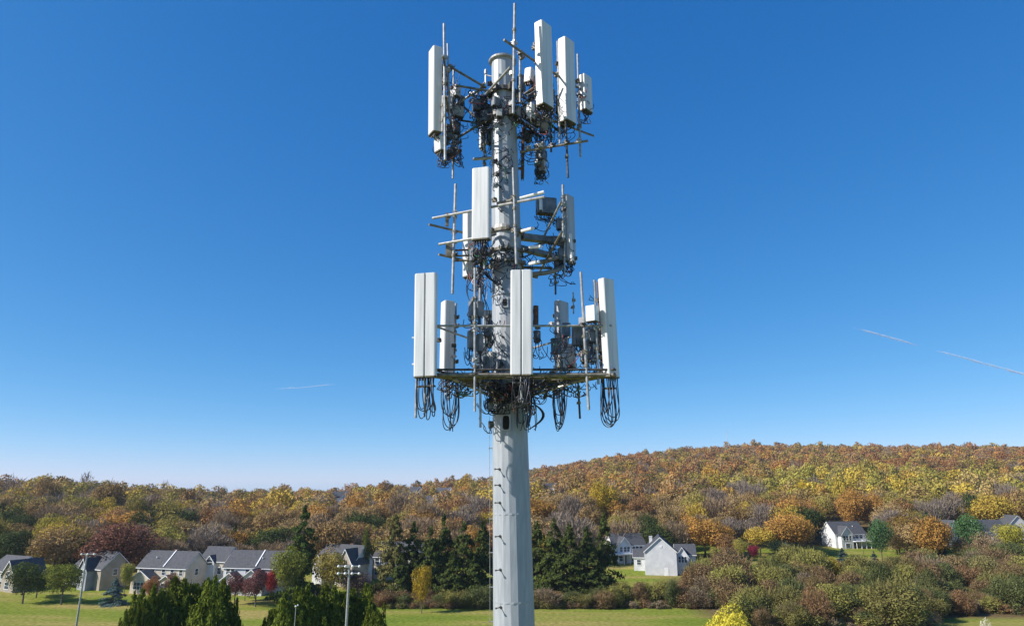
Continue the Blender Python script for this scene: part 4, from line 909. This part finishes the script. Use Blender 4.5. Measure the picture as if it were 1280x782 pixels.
# ================================================================== houses
class House:
    def __init__(s, x, D, yaw, label, name='house', cat='house', lift=0.0, k=.83):
        s.k = k
        g_ = ground(x, D); s.o = g_ + up * lift; s.yaw = R(yaw)
        s.r = Vector((math.cos(s.yaw), math.sin(s.yaw), 0)); s.d = Vector((-math.sin(s.yaw), math.cos(s.yaw), 0))
        s.e = empty(name, s.o); tag(s.e, label, cat)
    def w(s, x, y, z): return s.o + (s.r * x + s.d * y + up * z) * s.k
    def wing(s, x0, x1, y0, y1, eave, ridge, axis_='x', wall='siding_white', roof='roof_grey', z0=-1.0, trim=True, lean=False):
        m = MB(); W = s.w
        if axis_ == 'x':
            ym = (y0 + y1) / 2
            v = [W(x0,y0,z0),W(x1,y0,z0),W(x1,y1,z0),W(x0,y1,z0),W(x0,y0,eave),W(x1,y0,eave),W(x1,y1,eave),W(x0,y1,eave),W(x0,ym,ridge),W(x1,ym,ridge)]
            m.add(v, [(0,1,5,4),(1,2,6,9,5),(2,3,7,6),(3,0,4,8,7)])
        else:
            xm = (x0 + x1) / 2
            v = [W(x0,y0,z0),W(x1,y0,z0),W(x1,y1,z0),W(x0,y1,z0),W(x0,y0,eave),W(x1,y0,eave),W(x1,y1,eave),W(x0,y1,eave),W(xm,y0,ridge),W(xm,y1,ridge)]
            m.add(v, [(0,1,5,8,4),(1,2,6,5),(2,3,7,9,6),(3,0,4,7)])
        wl = m.build('wall', wall, s.e)
        m = MB(); ov = .35; th = .16; tr = MB()
        def slab(a, b_, c, d, out, T):
            T.add([a, b_, c, d, a + up * th, b_ + up * th, c + up * th, d + up * th], [(0,3,2,1),(4,5,6,7),(0,1,5,4),(1,2,6,5),(2,3,7,6),(3,0,4,7)])
        e_ = .03
        if axis_ == 'x':
            ym = (y0 + y1) / 2; sl = (ridge - eave) / (ym - y0); lo = eave - sl * ov + e_; rg_ = ridge + e_
            slab(W(x0-ov,y0-ov,lo), W(x1+ov,y0-ov,lo), W(x1+ov,ym,rg_), W(x0-ov,ym,rg_), 0, m)
            slab(W(x0-ov,ym,rg_+.004), W(x1+ov,ym,rg_+.004), W(x1+ov,y1+ov,lo), W(x0-ov,y1+ov,lo), 0, m)
            for xx in (x0 - ov - .04, x1 + ov + .002):
                for ya, yb_ in ((y0 - ov, ym), (y1 + ov, ym)):
                    tr.add([W(xx,ya,lo-.12), W(xx+.04,ya,lo-.12), W(xx+.04,yb_,rg_-.12), W(xx,yb_,rg_-.12), W(xx,ya,lo+.12), W(xx+.04,ya,lo+.12), W(xx+.04,yb_,rg_+.12), W(xx,yb_,rg_+.12)], [(0,3,2,1),(4,5,6,7),(0,1,5,4),(1,2,6,5),(2,3,7,6),(3,0,4,7)])
            tr.add([W(x0-ov,y0-ov-.05,lo-.1),W(x1+ov,y0-ov-.05,lo-.1),W(x1+ov,y0-ov-.003,lo-.1),W(x0-ov,y0-ov-.003,lo-.1),W(x0-ov,y0-ov-.05,lo+.1),W(x1+ov,y0-ov-.05,lo+.1),W(x1+ov,y0-ov-.003,lo+.1),W(x0-ov,y0-ov-.003,lo+.1)], [(0,3,2,1),(4,5,6,7),(0,1,5,4),(1,2,6,5),(2,3,7,6),(3,0,4,7)])
        else:
            xm = (x0 + x1) / 2; sl = (ridge - eave) / (xm - x0); lo = eave - sl * ov + e_; rg_ = ridge + e_
            slab(W(x0-ov,y0-ov,lo), W(xm,y0-ov,rg_), W(xm,y1+.1,rg_), W(x0-ov,y1+.1,lo), 0, m)
            slab(W(xm,y0-ov,rg_+.004), W(x1+ov,y0-ov,lo), W(x1+ov,y1+.1,lo), W(xm,y1+.1,rg_+.004), 0, m)
            yy = y0 - ov - .05
            for xa, xb_ in ((x0 - ov, xm), (x1 + ov, xm)):
                tr.add([W(xa,yy,lo-.12), W(xa,yy+.045,lo-.12), W(xb_,yy+.045,rg_-.12), W(xb_,yy,rg_-.12), W(xa,yy,lo+.14), W(xa,yy+.045,lo+.14), W(xb_,yy+.045,rg_+.14), W(xb_,yy,rg_+.14)], [(0,3,2,1),(4,5,6,7),(0,1,5,4),(1,2,6,5),(2,3,7,6),(3,0,4,7)])
        rf = m.build('roof', roof, s.e)
        if trim: tr.build('trim', 'white_trim', rf)
        return rf
    def win(s, x, y, z, w=1.0, h=1.4, side='f', name='window', mat='glass'):
        r_, n = (s.r, s.d * -1) if side == 'f' else ((s.d, s.r) if side == 'r' else (s.d * -1, s.r * -1))
        c = s.w(x, y, z) + n * .03; rot = Matrix((r_, n, up)).transposed(); m = MB()
        m.box(c + up * (h / 2 + .05), (w + .2, .08, .1), rot); m.box(c - up * (h / 2 + .05), (w + .2, .08, .1), rot)
        m.box(c + r_ * (w / 2 + .05), (.1, .08, h), rot); m.box(c - r_ * (w / 2 + .05), (.1, .08, h), rot); m.box(c + n * .005, (w, .05, .06), rot)
        f = m.build(name, 'white_trim', s.e); m = MB(); m.box(c - n * .015, (w, .04, h), rot); m.build('pane', mat, f)
    def chimney(s, x, y, z, h=1.2, mat='chimney_brick'):
        m = MB(); rot = Matrix.Rotation(s.yaw, 3, 'Z'); m.box(s.w(x, y, z), (.8, .6, h), rot); m.box(s.w(x, y, z + h / 2 + .05), (.95, .75, .1), rot); m.build('chimney', mat, s.e)
    def vent(s, x, y, z):
        m = MB(); m.tube([s.w(x, y, z), s.w(x, y, z + .5)], .12, 8); m.build('vent_pipe', 'lamp_white', s.e)
    def deck(s, x0, x1, y0, y1, z):
        m = MB(); rot = Matrix.Rotation(s.yaw, 3, 'Z'); m.box(s.w((x0+x1)/2, (y0+y1)/2, z), (x1-x0, y1-y0, .2), rot)
        for i in range(4): m.box(s.w(x0 + .1 + i * (x1-x0-.2)/3, y0 + .1, z/2 - .2), (.15, .15, z), rot)
        m.box(s.w((x0+x1)/2, y0 + .05, z + 1.0), (x1-x0, .08, .08), rot)
        for i in range(12): m.box(s.w(x0 + .05 + i * (x1-x0-.1)/11, y0 + .05, z + .55), (.05, .05, .86), rot)
        m.build('deck', 'white_trim', s.e)
    def door(s, x, y, z, w=1.0, h=2.1, mat='radio_dark'):
        n = s.d * -1; c = s.w(x, y, z) + n * .03; rot = Matrix((s.r, n, up)).transposed(); m = MB(); m.box(c, (w, .06, h), rot); d_ = m.build('door', mat, s.e)
        m = MB(); m.box(c + n * .05 + s.r * w * .35, (.08, .05, .08), rot); m.build('handle', 'lamp_white', d_)

h = House(0, 168, -25, 'grey-roofed house half hidden behind the dark green lawn tree')
h.wing(-7, 4, 0, 9, 4.8, 8.2, 'x', 'siding_grey'); h.wing(2.6, 8.2, -1.5, 7, 4.2, 7.8, 'y', 'siding_taupe')
for x_ in (-5, -2.5, 0): h.win(x_, 0, 3.6); h.win(x_, 0, 1.2)
h.win(5.4, -1.5, 1.4, 1.6); h.win(5.4, -1.5, 4.2)
h = House(104, 170, -30, 'taupe house with grey roof and broad gable end beside the blue spruce')
h.wing(-6, 7.6, 0, 8.5, 5.4, 9.4, 'x', 'siding_taupe'); h.wing(.6, 4.6, -2.2, 5, 5.2, 8.0, 'y', 'siding_grey')
for x_ in (-4.5, -2): h.win(x_, 0, 4.1); h.win(x_, 0, 1.4, 1.3)
h.win(2.0, -2.2, 4.3, .9); h.win(3.4, -2.2, 4.3, .9); h.win(1.9, -2.2, 1.5, .9); h.win(2.9, -2.2, 1.5, .9); h.win(7.6, 4, 4.2, 1.0, 1.3, 'r'); h.vent(-4, 3, 8.2)
m = MB(); m.box(h.w(-3.4, -1.2, 1.0), (4.5, 2.0, .2), Matrix.Rotation(h.yaw, 3, 'Z')); m.box(h.w(-3.4, -2.1, 1.9), (4.5, .08, .1), Matrix.Rotation(h.yaw, 3, 'Z')); m.build('porch', 'white_trim', h.e)
h = House(200, 166, -14, 'beige townhouse pair with two low front gables behind the near evergreens')
h.wing(-8.2, 7.4, 0, 9, 6.4, 10.2, 'x', 'siding_beige'); h.wing(-6.8, -.6, -3.6, 4, 3.8, 5.8, 'y', 'siding_beige'); h.wing(1.0, 5.2, -2.0, 4, 3.2, 4.6, 'y', 'siding_beige')
for x_ in (-7, -3, .4, 3.2, 6): h.win(x_, 0, 5.2, .9, 1.2)
for x_ in (-5.2, -4.1, -3.0, -1.9): h.win(x_, -3.6, 2.0, .8, 1.5)
for x_ in (2.2, 3.4): h.win(x_, -2.0, 1.8, .9, 1.4)
h.chimney(-1.5, 6.5, 9.8); h.vent(-4, 2, 8.6); h.win(7.4, 4.5, 5, 1, 1.3, 'r')
m = MB(); m.box(h.w(.2, 2.2, 8.5), (.25, 5.0, .3), Matrix.Rotation(h.yaw, 3, 'Z') @ Matrix.Rotation(R(40), 3, 'X')); m.build('party_wall', 'white_trim', h.e)
h = House(262, 172, -14, 'recessed townhouse unit with a small white dormer between beige and white')
h.wing(-4.2, 4.0, 0, 8, 7.2, 10.6, 'x', 'siding_beige'); h.wing(-1.6, 1.2, -.8, 3, 7.0, 8.6, 'y', 'siding_white'); h.win(-.2, -.8, 6.9, 1.6, 1.2); h.win(-2.8, 0, 4.6); h.win(2.6, 0, 4.6); h.win(0, 0, 3.6, 1.6)
h = House(312, 166, -10, 'white townhouse row with grey roof behind the maroon lawn trees')
h.wing(-8.4, 8.8, 0, 9, 6.5, 10.4, 'x', 'siding_white'); h.wing(-6.8, -2.0, -3.4, 4, 3.6, 5.4, 'y', 'siding_white'); h.wing(-.8, 5.8, -4.2, 4, 4.0, 6.4, 'y', 'siding_white')
for x_ in (-7, -5.6, -1.2, 1.0, 6.8): h.win(x_, 0, 5.3, .9, 1.2)
for x_ in (-5.2, -4.2, -3.2): h.win(x_, -3.4, 2.0, .7, 1.4)
for x_ in (1.0, 2.4, 3.8): h.win(x_, -4.2, 2.0, .9, 1.5)
h.vent(2, 2, 8.6); h.vent(6, 3.4, 9.4)
m = MB(); m.box(h.w(1.2, 2.2, 8.7), (.25, 5.0, .3), Matrix.Rotation(h.yaw, 3, 'Z') @ Matrix.Rotation(R(40), 3, 'X')); m.build('party_wall', 'white_trim', h.e)
h = House(418, 176, -26, 'stone-fronted house with grey roof behind the yellow and tan tree')
h.wing(-7.6, 6.6, 0, 9, 6.2, 10.6, 'x', 'siding_white', 'roof_grey'); h.wing(2.2, 7.4, -1.6, 6, 6.0, 10.0, 'y', 'siding_stone', 'roof_brown'); h.wing(-6.8, -2.8, -2.0, 4, 5.6, 8.0, 'y', 'siding_white')
for x_ in (-5.8, -4.6, -3.6): h.win(x_, -2.0, 4.6, .7, 1.3)
for x_ in (4.0, 5.6): h.win(x_, -1.6, 4.4); h.win(x_, -1.6, 1.6)
h.win(-1, 0, 4.6); h.chimney(1, 6, 10.2)
h = House(486, 182, -12, 'pale two-storey house partly behind the bronzed pine')
h.wing(-5, 9, 0, 8.5, 6.6, 10.4, 'x', 'siding_beige')
for x_ in (-4, -2.4, -.6, 1.6): h.win(x_, 0, 5.2, 1.1, 1.3); h.win(x_, 0, 2.2, 1.1, 1.5)
h = House(789, 204, 14, 'white house with front porch and blue-shaded side beside the pointed spruce')
h.wing(-6.4, 5.6, 0, 8, 5.6, 9.0, 'x', 'siding_white'); h.wing(-5.4, -.6, -1.8, 4, 5.4, 8.2, 'y', 'siding_white')
for x_ in (-4.2, -2.8, -1.6): h.win(x_, -1.8, 4.4, .8, 1.3)
for x_ in (1, 2.4, 3.8): h.win(x_, 0, 4.4, .9, 1.2)
for x_ in (1, 3.4): h.win(x_, 0, 1.4, 1.1, 1.6)
h.door(-3, -1.8, 1.2); h.win(-4.4, -1.8, 1.5)
m = MB(); rot = Matrix.Rotation(h.yaw, 3, 'Z'); m.box(h.w(-.5, -2.6, 3.0), (12, 2.2, .25), rot)
for i in range(6): m.box(h.w(-6.2 + i * 2.2, -3.5, 1.4), (.18, .18, 3), rot)
m.build('porch', 'white_trim', h.e)
h = House(826, 184, -10, 'white house with big blank gable wall and blue-shaded annex')
h.wing(-4.6, 5.0, 0, 14, 6.9, 11.0, 'y', 'siding_white', 'roof_dark'); h.wing(5.02, 11.0, 5.0, 11, 5.8, 8.4, 'x', 'siding_white', 'roof_grey'); h.wing(5.02, 8.6, 2.2, 7, 5.4, 8.0, 'y', 'siding_white', 'roof_grey')
for x_ in (6.0, 6.9, 7.8): h.win(x_, 2.2, 4.5, .55, 1.4)
m = MB(); m.box(h.w(.4, -.06, 8.4), (.6, .08, .5), Matrix.Rotation(h.yaw, 3, 'Z')); m.build('vent_louvre', 'white_trim', h.e); h.door(1.8, 0, 1.0, 1.0, 2.0, 'white_trim')
h.chimney(-2.4, 9, 9.6, 2.0, 'siding_white'); h.wing(-8.0, -4.62, 6.5, 12, 4.6, 6.6, 'x', 'siding_white', 'roof_grey'); h.win(-6.4, 6.5, 3.0, 1.0, 1.2)
h = House(1065, 232, 10, 'white house with grey roof and raised deck on the upper lawn')
h.wing(-6.6, 6.6, 0, 9, 5.2, 9.4, 'x', 'siding_white'); h.wing(-5.6, -.6, -2.2, 4, 5.0, 8.0, 'y', 'siding_white'); h.deck(-.2, 6.2, -3.4, -.1, 2.6)
for x_ in (1, 2.6, 4.4): h.win(x_, 0, 4.2, 1.1, 1.4)
for x_ in (-4.4, -3.1, -1.8): h.win(x_, -2.2, 3.8, .8, 1.4)
h.win(-3.1, -2.2, 1.0, 1.5, 1.2); h.vent(3, 2.5, 7.6); h.door(2.0, 0, 1.0, 1.6, 2.0, 'glass')
h = House(1196, 236, 38, 'white gable half hidden behind the bright green pine')
h.wing(-5.2, 5.2, 0, 10, 5.2, 9.6, 'y', 'siding_white', 'roof_grey')
for x_ in (-2.2, 0, 2.2): h.win(x_, 0, 4.4, .9, 1.3); h.win(x_, 0, 1.6, .9, 1.3)
h = House(1245, 240, 6, 'grey-roofed house with dormer by the picture edge')
h.wing(-5.6, 6.6, 0, 9, 5.0, 9.0, 'x', 'siding_white', 'roof_grey'); h.wing(-2, 3, -3, 4, 3.2, 5.2, 'y', 'siding_white', 'roof_grey')
for x_ in (-1, 1, 2): h.win(x_, -3, 1.9, .8, 1.3)
h = House(1276, 250, 0, 'small white house peeping over the brush by the yellow tree')
h.wing(-4, 4, 0, 8, 6.0, 9.6, 'y', 'siding_white', 'roof_grey'); h.win(0, 0, 4.6)
# far-off houses among the trees
for x_, D_, yb_, yaw, lb, wl, sc_ in ((424, 500, 635, 15, 'distant white house with two gables high in the woods above the stone house', 'siding_white', 1.2), (556, 540, 635, -10, 'distant white house in the woods above the spruce row', 'siding_white', 1.2), (541, 490, 643, -10, 'distant grey house just below the far white one', 'siding_grey', .7),
                                    (520, 600, 620, 0, 'tiny pinkish house near the wooded crest', 'siding_beige', .8), (882, 250, 668, 20, 'white cottage glimpsed through grey leafless trees by the annex', 'siding_white', .65), (945, 265, 663, -15, 'pale cottage glimpsed above the crimson shrub', 'siding_beige', .6), (976, 262, 667, 10, 'white cottage glimpsed above the pale blue spruce', 'siding_white', .6),
                                    (994, 268, 668, -5, 'small stone cottage glimpsed beside the golden tree', 'siding_stone', .55), (690, 520, 632, 10, 'faint pale house on the slope past the steel pole', 'siding_white', .8)):
    g_ = ground(x_, D_); h = House(x_, D_, yaw, lb, k=1.0, lift=max(0, ztop(yb_, D_) - g_.z) if D_ > 400 else 0.0)
    k = sc_; h.wing(-7*k, 5*k, 0, 8*k, 6*k, 9.5*k, 'x', wl, 'roof_grey', z0=-9); h.wing(1*k, 7*k, -2*k, 6*k, 6.2*k, 10*k, 'y', wl, 'roof_grey', z0=-9)
    for xx in (-5, -2.5): h.win(xx*k, 0, 4.6*k, 1.2*k, 1.5*k)
    h.win(4*k, -2*k, 4.6*k, 1.6*k, 1.6*k)
# low tan wall beside the hedge
g_ = ground(510, 162); m = MB(); m.box(g_ + Vector((0, 0, .9)), (5.2, .4, 2.2)); m.box(g_ + Vector((0, 0, 2.06)), (5.6, .55, .14))
for sg in (-1, 1): m.box(g_ + Vector((sg * 2.75, -.05, 1.2)), (.6, .6, 2.6))
tag(m.build('garden_wall', 'concrete'), 'low tan garden wall showing between hedge and spruces', 'wall')

# ================================================================== light poles
def head(m, c, s_):
    m.tube([c + Vector((0, .05, .12)) * s_, c + Vector((0, -.10, .06)) * s_, c + Vector((0, -.30, -.06)) * s_], [.10 * s_, .24 * s_, .30 * s_], 12)
D = 70.0; t = at(437, 705, D); g0 = Vector((t.x, D, 0)); root = empty('floodlight_pole', g0); tag(root, 'white floodlight pole with two rows of lamps before the evergreens', 'floodlight')
m = MB(); m.tube([g0, Vector((t.x, D, t.z))], [.20, .10], 10); m.build('pole', 'galvanised', root)
for yy in (707, 716):
    z = ztop(yy, D); m = MB(); m.tube([Vector((t.x - 1.1, D, z)), Vector((t.x + 1.1, D, z))], .05, 6); m.build('crossarm', 'galvanised', root)
    for k in range(4):
        m = MB(); head(m, Vector((t.x - 1.0 + k * .67, D - .1, z)), .46); m.build('lamp', 'lamp_white', root, smooth=True)
D = 72.0; t = at(109, 692, D); bb = at(99, 782, D); g0 = Vector((bb.x - .45, D, 0)); root = empty('street_lamp', g0); tag(root, 'slender white light pole with paired lamps on the lawn', 'street lamp')
m = MB(); m.tube([g0, Vector((t.x, D, t.z))], [.16, .07], 8); m.build('pole', 'galvanised', root)
m = MB(); m.tube([Vector((t.x - .5, D, t.z)), Vector((t.x + .8, D, t.z))], .035, 6); m.build('crossarm', 'galvanised', root)
for k in (-.5, .1, .75):
    m = MB(); head(m, Vector((t.x + k, D, t.z)), .36); m.build('lamp', 'lamp_white', root, smooth=True)
D = 71.0; t = at(370, 757, D); g0 = Vector((t.x, D, 0)); root = empty('floodlight_pole', g0); tag(root, 'short pole with a small white lamp poking out of the evergreens', 'floodlight')
m = MB(); m.tube([g0, t], .035, 8); m.build('pole', 'galvanised', root); m = MB(); head(m, t, .34); head(m, t + Vector((.2, 0, .1)), .28); m.build('lamp', 'lamp_white', root, smooth=True)
# far radio mast on the crest
D = 905.0; g_ = ground(911, D); tp = ztop(538, D); root = empty('radio_mast', g_); tag(root, 'thin lattice radio mast standing far off on the wooded crest', 'radio mast')
m = MB()
for a in (0, 2.09, 4.19):
    o = Vector((math.cos(a), math.sin(a), 0)) * .35; m.tube([g_ + o, Vector((g_.x, g_.y, tp)) + o], .07, 4)
for k in range(20): z = g_.z + (tp - g_.z) * k / 20; m.tube([Vector((g_.x - .35, g_.y, z)), Vector((g_.x + .35, g_.y, z + 1))], .04, 4)
m.build('lattice', 'galvanised', root); m = MB(); m.tube([Vector((g_.x, g_.y, tp)), Vector((g_.x, g_.y, tp + 3))], .06, 4); m.build('antenna', 'galvanised', root)
# white-tipped shoots at the lower corner
plant('leafy_tree', 'leafy', 1, 1266, 66, 775, 30, (.55, .52, .40), 'pale seed-topped treetop poking into the bottom corner', 'tree')

# ================================================================== vapour trails
m_, nt, b = new_mat('vapour'); L = nt.links
tcn = N(nt, 'ShaderNodeTexCoord'); nz = N(nt, 'ShaderNodeTexNoise', i_Scale=.006, i_Detail=5.0); L.new(tcn.outputs['Object'], nz.inputs['Vector'])
rp = N(nt, 'ShaderNodeMapRange'); rp.inputs['From Min'].default_value = .38; rp.inputs['From Max'].default_value = .62; rp.inputs['To Min'].default_value = .10; rp.inputs['To Max'].default_value = .45; L.new(nz.outputs['Fac'], rp.inputs[0])
L.new(rp.outputs[0], b.inputs['Alpha']); b.inputs['Base Color'].default_value = (.9, .9, .9, 1); b.inputs['Roughness'].default_value = 1
for pts, lb, r_ in (([(1066, 409), (1110, 421), (1152, 433)], 'thin white vapour trail, upper stretch, above the far crest', 13), ([(1170, 438), (1215, 450), (1278, 467), (1300, 473)], 'thin white vapour trail, lower stretch running to the picture edge', 16), ([(345, 486), (375, 484), (420, 480)], 'faint short vapour trail low in the sky beside the tower', 6)):
    m = MB(); ws = [at(px_, py_, 9000) for px_, py_ in pts]; P_ = []
    for a, c in zip(ws, ws[1:]):
        for k in range(10): P_.append(a.lerp(c, k / 10) + Vector((0, 0, rnd.uniform(-4, 4))))
    P_.append(ws[-1]); n_ = len(P_); rr = [max(.5, r_ * min(1, i / 5, (n_ - 1 - i) / 5) * rnd.uniform(.75, 1.2)) for i in range(n_)]
    m.tube(P_, rr, 8); tag(m.build('vapour_trail', 'vapour', smooth=True), lb, 'vapour trail', kind='stuff')

# ================================================================== air
zlo = float(V[:, 2].min()) - 1.0; zhi = 97.0
b = MB(); b.box((0, 1010, (zlo + zhi) / 2), (8200, 3000, zhi - zlo)); hz = b.build('haze', 'bark'); tag(hz, 'thin autumn haze in the air over the valley', 'haze', kind='stuff')
hm = bpy.data.materials.new('haze'); hm.use_nodes = True; hn = hm.node_tree; hn.nodes.remove(hn.nodes['Principled BSDF'])
pv = hn.nodes.new('ShaderNodeVolumePrincipled'); pv.inputs['Density'].default_value = .00011; pv.inputs['Color'].default_value = (.80, .88, 1, 1); pv.inputs['Anisotropy'].default_value = .2
hn.links.new(pv.outputs[0], hn.nodes['Material Output'].inputs['Volume']); hz.data.materials.clear(); hz.data.materials.append(hm)
# ================================================================== light
SKYK = 1 / (.15 * 2 ** .45)
AZ = R(-70); EL = R(36)
ts = Vector((math.sin(AZ) * math.cos(EL), -math.cos(AZ) * math.cos(EL), math.sin(EL)))
sl = bpy.data.lights.new('sun', 'SUN'); sl.energy = 5.0; sl.angle = R(.53); sl.color = (1.0, .95, .87)
so = bpy.data.objects.new('sun', sl); COL.objects.link(so); so.rotation_euler = ts.to_track_quat('Z', 'Y').to_euler(); so.location = (-60, -20, 90)
w = bpy.data.worlds.new('World'); sc.world = w; w.use_nodes = True; nt = w.node_tree; bg = nt.nodes['Background']
sky = nt.nodes.new('ShaderNodeTexSky'); sky.sky_type = 'NISHITA'; sky.sun_disc = False; sky.sun_elevation = EL; sky.sun_rotation = math.atan2(ts.x, ts.y)
sky.altitude = 3000; sky.air_density = .7; sky.dust_density = 2.0; sky.ozone_density = 6.0
# clear dry autumn air: the sky's own gradient, graded per channel
sp = nt.nodes.new('ShaderNodeSeparateColor'); cb = nt.nodes.new('ShaderNodeCombineColor'); nt.links.new(sky.outputs[0], sp.inputs[0])
for ch, (gm, kk) in enumerate(((1.42, .102), (.77, .214), (.48, .390))):
    pw = nt.nodes.new('ShaderNodeMath'); pw.operation = 'POWER'; pw.inputs[1].default_value = gm; nt.links.new(sp.outputs[ch], pw.inputs[0])
    ml = nt.nodes.new('ShaderNodeMath'); ml.operation = 'MULTIPLY'; ml.inputs[1].default_value = kk * SKYK; nt.links.new(pw.outputs[0], ml.inputs[0]); nt.links.new(ml.outputs[0], cb.inputs[ch])
nt.links.new(cb.outputs[0], bg.inputs[0]); bg.inputs[1].default_value = .15
sc.view_settings.view_transform = 'Standard'; sc.view_settings.look = 'None'; sc.view_settings.gamma = 1.0; sc.view_settings.use_curve_mapping = False; sc.view_settings.exposure = 0.45
